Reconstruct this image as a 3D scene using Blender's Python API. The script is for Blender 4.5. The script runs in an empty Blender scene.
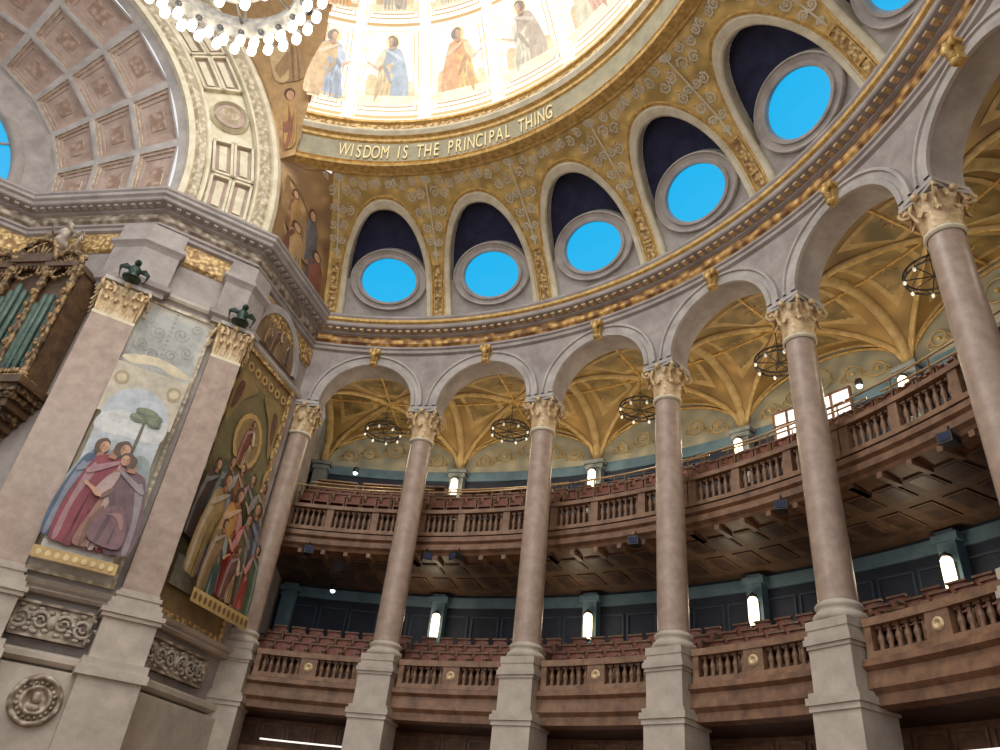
import bpy, math, random
from math import sin, cos, pi, sqrt, asin, radians as rad
from mathutils import Vector, Matrix
random.seed(4)
S=13.5; ZC=1.6
CX,CY=-0.4917*S,0.6030*S
A0=90.86; DA=15.84; R=1.1973*S
col=bpy.context.scene.collection
bpy.context.scene.view_settings.view_transform='Standard'
def pol(r,a,z): return (CX+r*cos(rad(a)),CY+r*sin(rad(a)),z)
# ------------------------------------------------------------ materials
def newmat(n):
    m=bpy.data.materials.new(n); m.use_nodes=True; nt=m.node_tree; b=nt.nodes['Principled BSDF']; return m,nt,b
def N(nt,t,**k):
    n=nt.nodes.new(t)
    for a,v in k.items(): setattr(n,a,v)
    return n
def c4(c): return (c[0],c[1],c[2],1)
def srgb(r,g,b):
    f=lambda v:(v/255/12.92 if v/255<=.04045 else ((v/255+.055)/1.055)**2.4)
    return (f(r),f(g),f(b))
def stone(name,c1,c2,scale=2.0,rough=.7,bump=.15,metal=0,detail=6,fine=None,pos=(.35,.65)):
    m,nt,b=newmat(name)
    tc=N(nt,'ShaderNodeTexCoord'); no=N(nt,'ShaderNodeTexNoise'); no.inputs['Scale'].default_value=scale; no.inputs['Detail'].default_value=detail
    no.inputs['Roughness'].default_value=.65
    cr=N(nt,'ShaderNodeValToRGB'); cr.color_ramp.elements[0].position=pos[0]; cr.color_ramp.elements[1].position=pos[1]
    cr.color_ramp.elements[0].color=c4(c1); cr.color_ramp.elements[1].color=c4(c2)
    nt.links.new(tc.outputs['Object'],no.inputs['Vector']); nt.links.new(no.outputs['Fac'],cr.inputs['Fac']); nt.links.new(cr.outputs['Color'],b.inputs['Base Color'])
    b.inputs['Roughness'].default_value=rough; b.inputs['Metallic'].default_value=metal
    n2=N(nt,'ShaderNodeTexNoise'); n2.inputs['Scale'].default_value=fine or scale*6; n2.inputs['Detail'].default_value=4
    bp=N(nt,'ShaderNodeBump'); bp.inputs['Strength'].default_value=bump; bp.inputs['Distance'].default_value=.05
    nt.links.new(tc.outputs['Object'],n2.inputs['Vector']); nt.links.new(n2.outputs['Fac'],bp.inputs['Height']); nt.links.new(bp.outputs['Normal'],b.inputs['Normal'])
    return m
def carved(name,cd,cl,scale=5,rough=.5,metal=0,strength=.6,distort=1.2,pos=(.18,.55)):
    m,nt,b=newmat(name)
    tc=N(nt,'ShaderNodeTexCoord'); no=N(nt,'ShaderNodeTexNoise'); no.inputs['Scale'].default_value=scale*.6; no.inputs['Detail'].default_value=3
    mx=N(nt,'ShaderNodeMixRGB'); mx.blend_type='ADD'; mx.inputs['Fac'].default_value=.12*distort
    vo=N(nt,'ShaderNodeTexVoronoi'); vo.inputs['Scale'].default_value=scale; vo.feature='SMOOTH_F1'
    nt.links.new(tc.outputs['Object'],mx.inputs['Color1']); nt.links.new(tc.outputs['Object'],no.inputs['Vector']); nt.links.new(no.outputs['Color'],mx.inputs['Color2'])
    nt.links.new(mx.outputs['Color'],vo.inputs['Vector'])
    cr=N(nt,'ShaderNodeValToRGB'); cr.color_ramp.elements[0].position=pos[0]; cr.color_ramp.elements[1].position=pos[1]
    cr.color_ramp.elements[0].color=c4(cl); cr.color_ramp.elements[1].color=c4(cd)  # dark in the hollows paints crevice shade on carving; on mosaic only pattern
    nt.links.new(vo.outputs['Distance'],cr.inputs['Fac']); nt.links.new(cr.outputs['Color'],b.inputs['Base Color'])
    bp=N(nt,'ShaderNodeBump',invert=True); bp.inputs['Strength'].default_value=strength; bp.inputs['Distance'].default_value=.1
    nt.links.new(vo.outputs['Distance'],bp.inputs['Height']); nt.links.new(bp.outputs['Normal'],b.inputs['Normal'])
    b.inputs['Roughness'].default_value=rough; b.inputs['Metallic'].default_value=metal
    return m
def emis(name,c,s,base=None):
    m,nt,b=newmat(name); b.inputs['Base Color'].default_value=c4(base or c); b.inputs['Emission Color'].default_value=c4(c); b.inputs['Emission Strength'].default_value=s
    return m
def paintmat(name,em=0.0,nscale=3,amt=.3):
    m,nt,b=newmat(name)
    at=N(nt,'ShaderNodeAttribute'); at.attribute_name='Col'
    tc=N(nt,'ShaderNodeTexCoord'); no=N(nt,'ShaderNodeTexNoise'); no.inputs['Scale'].default_value=nscale; no.inputs['Detail'].default_value=10; no.inputs['Roughness'].default_value=.7
    cr=N(nt,'ShaderNodeValToRGB'); cr.color_ramp.elements[0].position=.3; cr.color_ramp.elements[1].position=.7
    cr.color_ramp.elements[0].color=(1-amt,1-amt,1-amt,1); cr.color_ramp.elements[1].color=(1+amt*.6,1+amt*.6,1+amt*.6,1)
    mx=N(nt,'ShaderNodeMixRGB'); mx.blend_type='MULTIPLY'; mx.inputs['Fac'].default_value=1
    nt.links.new(tc.outputs['Object'],no.inputs['Vector']); nt.links.new(no.outputs['Fac'],cr.inputs['Fac'])
    nt.links.new(at.outputs['Color'],mx.inputs['Color1']); nt.links.new(cr.outputs['Color'],mx.inputs['Color2']); nt.links.new(mx.outputs['Color'],b.inputs['Base Color'])
    if em: nt.links.new(mx.outputs['Color'],b.inputs['Emission Color']); b.inputs['Emission Strength'].default_value=em
    b.inputs['Roughness'].default_value=.7
    return m
M={}
M['stone']=stone('arcade_stone',srgb(142,132,126),srgb(172,162,155),1.3)
M['stonel']=stone('pale_stone',srgb(158,151,144),srgb(190,182,174),1.5)
M['cream']=stone('cream_plaster',srgb(202,190,160),srgb(230,220,192),2)
M['shaft']=stone('rose_marble',srgb(148,126,112),srgb(180,158,140),3.2,rough=.4,bump=.05,fine=20,pos=(.3,.7))
M['ped']=stone('pedestal_stone',srgb(166,154,140),srgb(198,186,170),1.2)
M['gold']=stone('gold_leaf',srgb(176,136,70),srgb(230,192,116),6,rough=.4,metal=.15,bump=.2)
M['capg']=stone('pale_gilt',srgb(176,146,104),srgb(230,204,160),6,rough=.45,metal=.1,bump=.2)
M['goldc']=carved('carved_gold',srgb(124,84,42),srgb(222,174,98),4.2,rough=.45,metal=.1)
M['goldf']=carved('carved_gold_fine',srgb(146,110,62),srgb(234,200,134),8,rough=.45,metal=.1)
M['stonec']=carved('carved_stone',srgb(124,106,88),srgb(198,184,162),4.5)
M['creamc']=carved('carved_cream',srgb(168,152,124),srgb(218,206,178),6)
M['mosaic']=carved('gold_mosaic',srgb(176,146,84),srgb(240,206,126),2.6,metal=.0,strength=.1,distort=4,pos=(.1,.65))
M['navy']=stone('navy_plaster',srgb(26,30,58),srgb(44,48,80),2,rough=.8,bump=.05)
M['blue']=emis('blue_window_glass',srgb(16,180,240),1.0,base=(0,0,0))
M['ringband']=stone('gold_grey_band',srgb(138,132,108),srgb(168,158,126),2)
M['wood']=stone('brown_wood',srgb(98,70,52),srgb(142,106,78),2.5,rough=.5,bump=.08)
M['wood_shade']=stone('shaded_wood',srgb(58,42,34),srgb(88,64,52),2.5,rough=.5,bump=.08)  # wood darkened so its colour holds the shade under the galleries
M['soff']=stone('shaded_soffit_wood',srgb(82,62,50),srgb(114,90,70),2.5,rough=.6,bump=.08)  # darker copy of the wood, underside shade put into the colour
M['bal']=stone('brown_marble',srgb(108,80,60),srgb(150,116,88),3,rough=.45,bump=.05)
M['seat']=stone('red_seat',srgb(108,64,52),srgb(144,90,72),3,rough=.6,bump=.05)
M['dark']=stone('dark_blue_wall',srgb(24,28,42),srgb(38,46,62),1,rough=.8,bump=.05)
M['teald']=stone('dark_teal_moulding',srgb(38,50,64),srgb(52,68,82),1.5,rough=.7,bump=.05)
M['teal']=stone('teal_paint',srgb(76,102,118),srgb(100,126,140),1.5,rough=.7,bump=.05)
M['pil']=stone('grey_blue_stone',srgb(96,104,108),srgb(128,134,134),1.5,rough=.7,bump=.05)
M['wallp']=carved('painted_lunette_wall',srgb(132,134,122),srgb(178,172,146),1.9,rough=.8,strength=.05,distort=4,pos=(.1,.7))
M['vault']=carved('gilded_vault',srgb(122,98,56),srgb(186,152,90),1.3,rough=.6,strength=.05,distort=5,pos=(.1,.7))
M['iron']=stone('dark_iron',srgb(30,30,32),srgb(54,52,50),8,rough=.45,metal=.4,bump=.05)
M['bronze']=stone('green_bronze',srgb(24,42,36),srgb(60,82,70),6,rough=.4,metal=.4)
M['pipe']=stone('green_pipe',srgb(50,70,62),srgb(82,104,90),5,rough=.45,metal=.1)
M['case']=carved('gilt_organ_case',srgb(60,46,32),srgb(146,118,76),8,metal=.05)
M['caseg']=carved('gilt_organ_carving',srgb(84,64,40),srgb(180,146,96),8,metal=.05)
M['caseb']=stone('organ_wood',srgb(72,54,38),srgb(108,82,56),3,rough=.5)
M['lamp']=emis('warm_lamp_glass',(1,.84,.56),3.0)
M['bulb']=emis('white_lamp_glass',(1,.97,.9),4.0)
M['dimbulb']=emis('small_bulb_glass',(.9,.85,.75),.15)
M['winw']=emis('bright_window_glass',(1,.95,.92),1.3)
M['spot']=emis('cool_spot_glass',(.75,.88,1),6)
M['tube']=emis('strip_light',(1,.92,.85),1.1)
M['dpanel']=emis('dome_panel_glow',(1,.98,.93),.62,base=(.76,.73,.66))  # painted plaster, not glass; emission stands in for the light on it
M['drib']=emis('dome_rib_plaster',(1,.99,.96),.62,base=(.8,.78,.74))  # plaster given a glow in place of the light falling on the ribs
M['dgold']=emis('dome_gilt_border',srgb(214,184,132),.3,base=srgb(206,172,116))  # gilt with a weak glow added to look lit
M['fig']=paintmat('painted_figures')
M['figl']=paintmat('dome_painted_figures',em=.45)  # paint glows so the figures look lit like the panels
M['pend']=carved('pendentive_mosaic',srgb(130,94,62),srgb(200,164,110),1.6,strength=.1,distort=5,pos=(.1,.7))
M['coffer']=stone('coffer_rose',srgb(158,134,120),srgb(186,162,146),2)
M['cofcen']=carved('coffer_centre',srgb(146,116,98),srgb(184,156,134),5,strength=.25)
M['brass']=stone('brass_rail',srgb(170,136,96),srgb(206,176,130),5,rough=.3,metal=.3)
# ------------------------------------------------------------ mesh builder
class MB:
    def __init__(s): s.v=[];s.f=[];s.m=[];s.c=[];s.s=[]
    def add(s,vs,fs,mat=0,colr=None,sm=False):
        o=len(s.v); s.v+= [tuple(p) for p in vs]
        for f in fs: s.f.append([i+o for i in f]); s.m.append(mat); s.c.append(colr); s.s.append(sm)
    def grid(s,fn,nu,nv,mat=0,sm=True,cu=False,colr=None):
        vs=[fn(i/nu,j/nv) for i in range(nu+(0 if cu else 1)) for j in range(nv+1)]
        n=nu if cu else nu+1; fs=[]
        for i in range(nu):
            a=i*(nv+1); b=((i+1)%n)*(nv+1)
            for j in range(nv): fs.append((a+j,b+j,b+j+1,a+j+1))
        s.add(vs,fs,mat,colr,sm)
    def box(s,c,d,mat=0,mx=None):
        vs=[Vector((c[0]+x*d[0]/2,c[1]+y*d[1]/2,c[2]+z*d[2]/2)) for x in(-1,1) for y in(-1,1) for z in(-1,1)]
        if mx is not None: vs=[mx@v for v in vs]
        s.add(vs,[(0,1,3,2),(4,6,7,5),(0,4,5,1),(2,3,7,6),(0,2,6,4),(1,5,7,3)],mat)
    def lathe(s,prof,n=24,mat=0,mx=None,sm=True,sq=0):
        def fn(u,v,prof=prof):
            k=v*(len(prof)-1); i=min(int(k+1e-6),len(prof)-1); r,z=prof[i]; a=2*pi*u
            p=Vector((r*cos(a),r*sin(a),z)); return mx@p if mx is not None else p
        s.grid(fn,n,len(prof)-1,mat,sm,cu=True)
    def tube(s,pts,r,n=6,mat=0,taper=None,sm=True):
        pts=[Vector(p) for p in pts]; L=len(pts); rings=[]
        for i,p in enumerate(pts):
            t=(pts[min(i+1,L-1)]-pts[max(i-1,0)])
            if t.length<1e-9: t=Vector((0,0,1))
            t.normalize(); up=Vector((0,0,1)) if abs(t.z)<.9 else Vector((1,0,0))
            x=t.cross(up).normalized(); y=t.cross(x); rr=r*(taper(i/(L-1)) if taper else 1)
            rings.append([p+x*rr*cos(2*pi*k/n)+y*rr*sin(2*pi*k/n) for k in range(n)])
        vs=[q for rg in rings for q in rg]; fs=[]
        for i in range(L-1):
            for k in range(n): fs.append((i*n+k,i*n+(k+1)%n,(i+1)*n+(k+1)%n,(i+1)*n+k))
        fs.append(tuple(range(n))); fs.append(tuple((L-1)*n+k for k in range(n)))
        s.add(vs,fs,mat,None,sm)
    def ball(s,c,r,mat=0,n=12,mx=None):
        c=Vector(c); r=(r,r,r) if not hasattr(r,'__len__') else r
        def fn(u,v):
            a=2*pi*u; e=pi*(v-.5); p=Vector((c.x+r[0]*cos(a)*cos(e),c.y+r[1]*sin(a)*cos(e),c.z+r[2]*sin(e))); return mx@p if mx is not None else p
        s.grid(fn,n,max(6,n//2),mat,True,cu=True)
    def mesh(s,name,mats):
        me=bpy.data.meshes.new(name); me.from_pydata(s.v,[],s.f)
        for k in mats: me.materials.append(M[k])
        me.polygons.foreach_set('material_index',s.m); me.polygons.foreach_set('use_smooth',s.s)
        if any(c is not None for c in s.c):
            ca=me.color_attributes.new('Col','FLOAT_COLOR','CORNER')
            buf=[]
            for c,p in zip(s.c,me.polygons):
                c=c or (.5,.5,.5)
                for _ in range(p.loop_total): buf+= [c[0],c[1],c[2],1]
            ca.data.foreach_set('color',buf)
        me.validate(); me.update(); return me
def link(name,me,parent=None,loc=(0,0,0),rot=(0,0,0),scale=(1,1,1)):
    o=bpy.data.objects.new(name,me); col.objects.link(o); o.location=loc; o.rotation_euler=rot; o.scale=scale
    if parent: o.parent=parent
    return o
def struct(name,mb,mats,label=None,cat=None):
    o=link(name,mb.mesh(name,mats)); o['kind']='structure'
    o['label']=label or name; o['category']=cat or 'structure'
    return o
def thing(name,label,cat,loc,rz=0,parts=(),group=None):
    e=link(name,None,None,loc,(0,0,rz)); e['label']=label; e['category']=cat; e.empty_display_size=.2
    if group: e['group']=group
    for p in parts:
        o=link(p[0],p[1],e,*(p[2:]))
    return e
def single(name,me,label,cat,loc,rz=0,group=None,scale=(1,1,1)):
    o=link(name,me,None,loc,(0,0,rz),scale); o['label']=label; o['category']=cat
    if group: o['group']=group
    return o
def ang(i): return A0-DA*i
def fr(a): return rad(a-90)

# ------------------------------------------------------------ capital / columns
def leafm(mb,mx,h,w,out,mat=0):
    n=7; prof=[]
    for i in range(n+1):
        t=i/n
        y=out*(t**2.2)*1.0; z=h*(sin(t*pi*.62)/sin(pi*.62)) if t<.85 else h*(sin(t*pi*.62)/sin(pi*.62))-h*.25*(t-.85)/.15
        ww=w*(.6+.5*sin(pi*min(t*1.1,1)))*(1-.55*t**4)
        prof.append((y,z,ww))
    vs=[];fs=[]
    for y,z,ww in prof:
        vs+= [mx@Vector((-ww/2,y-.03,z)),mx@Vector((0,y+.03,z)),mx@Vector((ww/2,y-.03,z))]
    for i in range(n):
        a=i*3; fs+= [(a,a+1,a+4,a+3),(a+1,a+2,a+5,a+4)]
    mb.add(vs,fs,mat,None,True)
def capital_mesh(name,r=.36,h=1.1,square=False,w=1.1):
    mb=MB()
    if not square:
        mb.lathe([(r+.02,-.1),(r+.07,-.06),(r+.07,0),(r,.02),(r*.98,.3*h),(r*1.1,.65*h),(r*1.35,.88*h)],24,1)
        for row,(z0,hh,of,n) in enumerate([(0.0,.42*h,0,8),(.04,.75*h,.5,8)]):
            for k in range(n):
                a=2*pi*(k+of)/n
                mx=Matrix.Rotation(a,4,'Z')@Matrix.Translation((0,r*1.0+.02,z0)); leafm(mb,mx,hh,.3,.2 if row==0 else .24)
        hw=r*1.5
    else:
        mb.box((0,0,.44*h),(w*.86,w*.86,h*.9),1)
        for side in range(4):
            for row,(hh,xs) in enumerate([(.42*h,(-.33,-.11,.11,.33)),(.75*h,(-.4,-.22,0,.22,.4))]):
                for x in xs:
                    mx=Matrix.Rotation(side*pi/2,4,'Z')@Matrix.Translation((x*w,w*.43,0)); leafm(mb,mx,hh,.2*w,.22)
            for sx in (-1,1):
                pts=[]
                for i in range(22):
                    t=i/21; th=t*2.4*pi; q=.13*(1-t*.8)*h; pts.append(Matrix.Rotation(side*pi/2,4,'Z')@Vector((sx*(w*.36-q*sin(th)),w*.5,.74*h+q*cos(th))))
                mb.tube(pts,.035,5,0)
        mb.box((0,0,-.04),(w*.96,w*.96,.1),1); hw=w*.56
    for k in range(4):
        a=pi/4+k*pi/2; d=Vector((cos(a),sin(a),0)); rr=hw*1.22
        pts=[]
        for i in range(22):
            t=i/21; th=t*2.6*pi; q=.15*(1-t*.8)*h
            pts.append(d*(rr-.05+q*sin(th))+Vector((0,0,.80*h+q*cos(th)-.02)))
        pts=[d*(r*1.05 if not square else w*.55)+Vector((0,0,.5*h))]+pts
        mb.tube(pts,.05,6,0)
    vs=[];n=10
    for zz in (.9*h,h):
        for k in range(4):
            a0=pi/4+k*pi/2; p0=Vector((cos(a0),sin(a0)))*hw*1.36; p1=Vector((cos(a0+pi/2),sin(a0+pi/2)))*hw*1.36
            for i in range(n):
                t=i/n; p=p0.lerp(p1,t); p*=1-.13*sin(pi*t)*(0 if square else 1)
                vs.append((p.x,p.y,zz))
    m=4*n; fs=[tuple(range(m)),tuple(range(m,2*m))]+[(i,(i+1)%m,m+(i+1)%m,m+i) for i in range(m)]
    mb.add(vs,fs,2)
    for k in range(4):
        a=k*pi/2; mb.ball((cos(a)*hw*.98,sin(a)*hw*.98,.9*h),.1,0,8)
    return mb.mesh(name,['capg','cream','stonel'])
mb=MB()
def step(w,z0,z1,mat=0,mb_=None): mb_.box((0,0,(z0+z1)/2),(w,w,z1-z0),mat)
for w,z0,z1 in [(1.5,0,.5),(1.1,.5,4.9),(1.18,4.9,5.02),(1.26,5.02,5.16),(1.16,5.16,5.26),(1.0,5.26,6.1),(1.06,6.1,6.18),(1.14,6.18,6.3),(1.08,6.3,6.38),(.98,6.38,6.5)]:
    step(w,z0,z1,0,mb)
ped=mb.mesh('pedestal',['ped'])
mb=MB(); mb.box((0,0,6.58),(1.02,1.02,.18)); mb.lathe([(.5,6.66),(.54,6.7),(.55,6.76),(.52,6.82),(.47,6.85),(.45,6.9),(.47,6.94),(.49,6.97),(.49,7.01),(.46,7.05),(.42,7.06),(.40,7.1)],32)
basem=mb.mesh('base',['ped'])
mb=MB(); z1=14.0
mb.lathe([(.405-.045*(t/12)**1.6,7.1+(z1-7.1)*t/12) for t in range(13)],32)
shaftm=mb.mesh('shaft',['shaft'])
capm=capital_mesh('capital')
for i in range(6):
    a=ang(i); p=pol(R,a,0)
    thing('column','tall rose marble column with gilded leafy capital on a pale stone pedestal','column',p,fr(a),
        [('pedestal',ped),('base',basem),('shaft',shaftm),('capital',capm,(0,0,14.0))],group='columns of the round arcade')
# ------------------------------------------------------------ arcade wall
RI=R-.42; RO=R+.42; ZS=15.22; RA=1.755; ZT=17.6; NB=7
def uz(bay,u,z,r):
    a=ang(bay)-DA/2-math.degrees(u/R); return pol(r,a,z)
HU=R*rad(DA)/2
mb=MB()
for b in range(NB):
    cols=[(-HU,ZS-.1)]+[(-RA,ZS-.1)]+[(-RA*cos(pi*k/28),ZS+RA*sin(pi*k/28)) for k in range(29)]+[(RA,ZS-.1),(HU,ZS-.1)]
    for r,fl in ((RI,0),(RO,1)):
        vs=[];fs=[]
        for u,z in cols: vs+= [uz(b,u,z,r),uz(b,u,ZT+.3,r)]
        for k in range(len(cols)-1): fs.append((2*k,2*k+2,2*k+3,2*k+1))
        mb.add(vs,fs,0)
    vs=[];fs=[]
    for u,z in cols: vs+= [uz(b,u,z,RI),uz(b,u,z,RO)]
    for k in range(len(cols)-1): fs.append((2*k,2*k+2,2*k+3,2*k+1))
    mb.add(vs,fs,0)
for r in (RI,RO): mb.grid(lambda u,v:pol(r,ang(0)-.02+1.3*u,15.12+2.8*v),2,1,0,False)
mb.grid(lambda u,v:pol(RI+(RO-RI)*v,ang(0)+1.2*u-.02,15.12),2,1,0,False)
mb.grid(lambda u,v:pol(RI+.02+(21.8-RI)*u,92.1,18.2*v),2,1,0,False)
struct('wall_arcade',mb,['stone'],'curved grey stone arcade wall with round arches','wall')
for b in range(NB):
    mb=MB()
    pr=[(RA-.02,0),(RA-.02,.1),(RA+.13,.12),(RA+.15,.06),(RA+.3,.07),(RA+.32,.13),(RA+.40,.12),(RA+.42,0)]
    def fn(u,v):
        k=min(int(v*(len(pr)-1)+1e-6),len(pr)-1); q,d=pr[k]; th=pi*u
        uu=-q*cos(th); uu=max(-HU,min(HU,uu)); return uz(b,uu,ZS+q*sin(th),RI-d)
    mb.grid(fn,36,len(pr)-1,0,False)
    struct('trim_%d'%(b+1),mb,['stonel','stone'],'moulded stone archivolt around the arch','trim')
mb=MB()
for kx in range(8):
    a=ang(kx); mx=Matrix.Translation(pol(R,a,0))@Matrix.Rotation(fr(a),4,'Z')
    mb.box((0,0,15.14),(1.02,1.0,.12),0,mx)
struct('trim_8',mb,['stonel'],'stone impost blocks above the capitals','trim')
mb=MB()
mb.box((0,-.12,.0),(.38,.3,.12)); mb.box((0,-.08,-.3),(.24,.22,.5))
mb.tube([(0,-.2-.12*sin(t/10*2*pi)*(1-t/20),-.05-.06*t+.06*cos(t/10*2*pi)) for t in range(11)],.11,8)
for sx in(-1,1): mb.ball((sx*.12,-.24,-.1),.08)
keym=mb.mesh('keystone',['gold'])
for b in range(6):
    a=ang(b)-DA/2; single('keystone',keym,'gilded scroll keystone at the crown of a stone arch','keystone',pol(RI-.1,a,17.42),fr(a),'gilded keystones of the arcade')
# ------------------------------------------------------------ plan path + entablature sweep
def rel(x,y): return Vector((CX+x*S,CY+y*S))
PA=rel(-.142,.86); PB=rel(-.345,.750); PQ=rel(-.69,.825)
D=(PB-PA).normalized(); Nn=Vector((D.y,-D.x)); Nn=-Nn if Nn.y<0 else Nn
PL=PQ+D*.75*S
round_pts=[Vector(pol(RI,a,0)[:2]) for a in [-22+ (114.0)*k/76 for k in range(77)]]
PATH=round_pts+[PA,PB,PQ,PL]
PIER=[round_pts[-1],PA,PB,PQ,PL]
def miter(path,d):
    out=[]
    n=len(path)
    for i,p in enumerate(path):
        ts=[]
        if i>0: ts.append((path[i]-path[i-1]).normalized())
        if i<n-1: ts.append((path[i+1]-path[i]).normalized())
        ns=[Vector((-t.y,t.x)) for t in ts]
        nn=sum(ns,Vector((0,0))).normalized(); k=1/max(.35,nn.dot(ns[0])); out.append(p+nn*d*k)
    return out
NR=len(round_pts)
def sweep(mb,path,prof,mat=0,matp=None):
    offs=[miter(path,d) for d,z in prof]
    vs=[(offs[j][i].x,offs[j][i].y,prof[j][1]) for i in range(len(path)) for j in range(len(prof))]
    m=len(prof); L=len(path)
    def F(a,b): return [(i*m+j,(i+1)*m+j,(i+1)*m+j+1,i*m+j+1) for i in range(a,b) for j in range(m-1)]
    if matp is None: mb.add(vs,F(0,L-1),mat)
    else: mb.add(vs,F(0,NR-1),mat); mb.add(vs,F(NR-1,L-1),matp)
mb=MB()
sweep(mb,PATH,[(0,17.45),(.1,17.5),(.1,17.62),(.16,17.66),(.16,17.74),(.1,17.76)],0)
sweep(mb,PATH,[(.1,17.76),(.2,17.86),(.22,18.0),(.16,18.14)],1,3)
sweep(mb,PATH,[(.16,18.14),(.26,18.18),(.26,18.26),(.55,18.32),(.58,18.36),(.58,18.48)],0)
sweep(mb,PATH,[(.58,18.48),(.66,18.53),(.68,18.62)],2,4)
sweep(mb,PATH,[(.68,18.62),(.72,18.68),(.72,18.76),(.1,18.82),(-.1,18.84),(-.1,19.1)],0)
struct('trim_9',mb,['stone','goldc','gold','stonec','stonel'],'moulded cornice with a gilded carved frieze','trim')
mb=MB()
def along(path,stp):
    d=0
    for i in range(len(path)-1):
        a,b=path[i],path[i+1]; L=(b-a).length; t=(b-a)/L
        while d<L: yield a+t*d,t,i; d+=stp
        d-=L
for p,t,i in along(miter(PATH,.38),.3):
    mb.box((0,0,18.29),(.14,.2,.12),0 if i<NR-1 else 1,Matrix.Translation((p.x,p.y,0))@Matrix.Rotation(math.atan2(t.y,t.x),4,'Z'))
struct('trim_10',mb,['capg','stonel'],'row of dentils under the cornice','trim')
# ------------------------------------------------------------ pier walls
P1=rel(-.137,.861); P2=rel(-.352,.755)
mb=MB()
sweep(mb,PIER,[(0,0),(0,17.5)],0)
struct('wall_pier',mb,['stone'],'splayed grey stone pier wall','wall')
tA_=(PA-round_pts[-1]).normalized(); tJ_=(PQ-PB).normalized()
def left(t): return Vector((-t.y,t.x))
def block_path(P,w,t0,t1,pr):
    n0=left(t0); n1=left(t1); nb=(n0+n1).normalized(); k=1/max(.5,nb.dot(n0))
    return [P-t0*w,P-t0*w+n0*pr,P+nb*pr*k,P+t1*w+n1*pr,P+t1*w]
mb=MB()
for P,w,t0,t1,pr in ((PA,.72,tA_,D,.3),(PB,.92,D,tJ_,.36)):
    bp_=block_path(P,w,t0,t1,pr)
    pr_=[(0,14.95),(0,15.12),(.12,15.18),(.14,15.34),(0,15.4),(0,16.5),(.05,16.6),(.12,16.7),(.1,16.85),(0,16.9),(0,17.45)]
    sweep(mb,bp_,pr_,0)
    mb.add([(q.x,q.y,14.95) for q in bp_],[(0,1,2,3,4)],0)
struct('trim_12',mb,['stone'],'moulded stone entablature blocks over the pilasters','trim')
mb=MB()
for z0,pr in [(6.08,[(0,0),(.2,.03),(.28,.1),(.22,.16),(.3,.22),(.34,.32),(.1,.38),(0,.42)]),(4.6,[(0,0),(.15,.02),(.3,.1),(.3,.22),(.2,.28),(0,.34)]),(15.2,[(0,0),(.1,.02),(.14,.1),(.14,.2),(0,.24)])]:
    sweep(mb,PIER,[(d,z0+z) for d,z in pr],0)
sweep(mb,PIER,[(0,4.6),(.35,4.5),(.35,0)],0)
sweep(mb,PIER,[(.02,16.6),(.1,16.7),(.1,17.3),(.02,17.42)],1)
struct('trim_11',mb,['ped','goldf'],'stone string courses and gilded band of the pier','trim')
def pilaster(w,label,P,rz):
    mb=MB()
    for ww,z0,z1 in [(w+.5,0,4.5),(w+.7,4.5,4.7),(w+.6,4.7,4.9),(w+.35,4.9,5.85),(w+.5,5.85,5.95),(w+.6,5.95,6.06)]: step(ww,z0,z1,0,mb)
    pm=mb.mesh('pedestal',['ped'])
    mb=MB()
    for ww,z0,z1 in [(w+.4,6.06,6.2),(w+.3,6.2,6.34),(w+.14,6.34,6.42),(w+.2,6.42,6.52),(w+.06,6.52,6.6)]: step(ww,z0,z1,0,mb)
    bm=mb.mesh('base',['ped'])
    mb=MB(); step(w,6.6,13.76,0,mb)
    sm=mb.mesh('shaft',['shaft'])
    cm=capital_mesh('capital',square=True,w=w*1.05,h=1.2)
    thing('pilaster',label,'pilaster',(P.x,P.y,0),rz,[('pedestal',pm),('base',bm),('shaft',sm),('capital',cm,(0,0,13.75))],group='square pilasters of the pier')
rzD=math.atan2(D.y,D.x)+pi
pilaster(.9,'square rose marble pilaster with gilded capital beside the painted panels',P1,rzD)
pilaster(1.15,'broad square rose marble pilaster with gilded capital beside the organ',P2,rzD)
mb=MB(); mb.lathe([(.0,0),(.3,0),(.32,.06),(.2,.1),(.16,.2),(.2,.32),(.17,.5),(.08,.6),(0,.62)],12)
mb.ball((0,-.1,.66),(.12,.14,.12)); mb.tube([(0,-.2,.66),(0,-.34,.62),(0,-.38,.56)],.05,6,0,lambda t:1-.7*t)
for sx in(-1,1):
    for k in range(5): mb.tube([(sx*.14,0,.42),(sx*(.32+.04*k),.02,.55-.05*k),(sx*(.5-.03*k),.05,.42-.11*k)],.055,6,0,lambda t:1.1-.8*t)
brz=mb.mesh('bronze_bird',['bronze'])
for P,o_ in((P1,.7),(P2,.85)):
    off=P-Nn*o_
    single('bronze_bird',brz,'dark green bronze bird ornament with spread wings on a gilded capital','ornament',(off.x,off.y,14.95),rzD,'bronze birds on the pilaster capitals',(.85,.85,.85))
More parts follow.
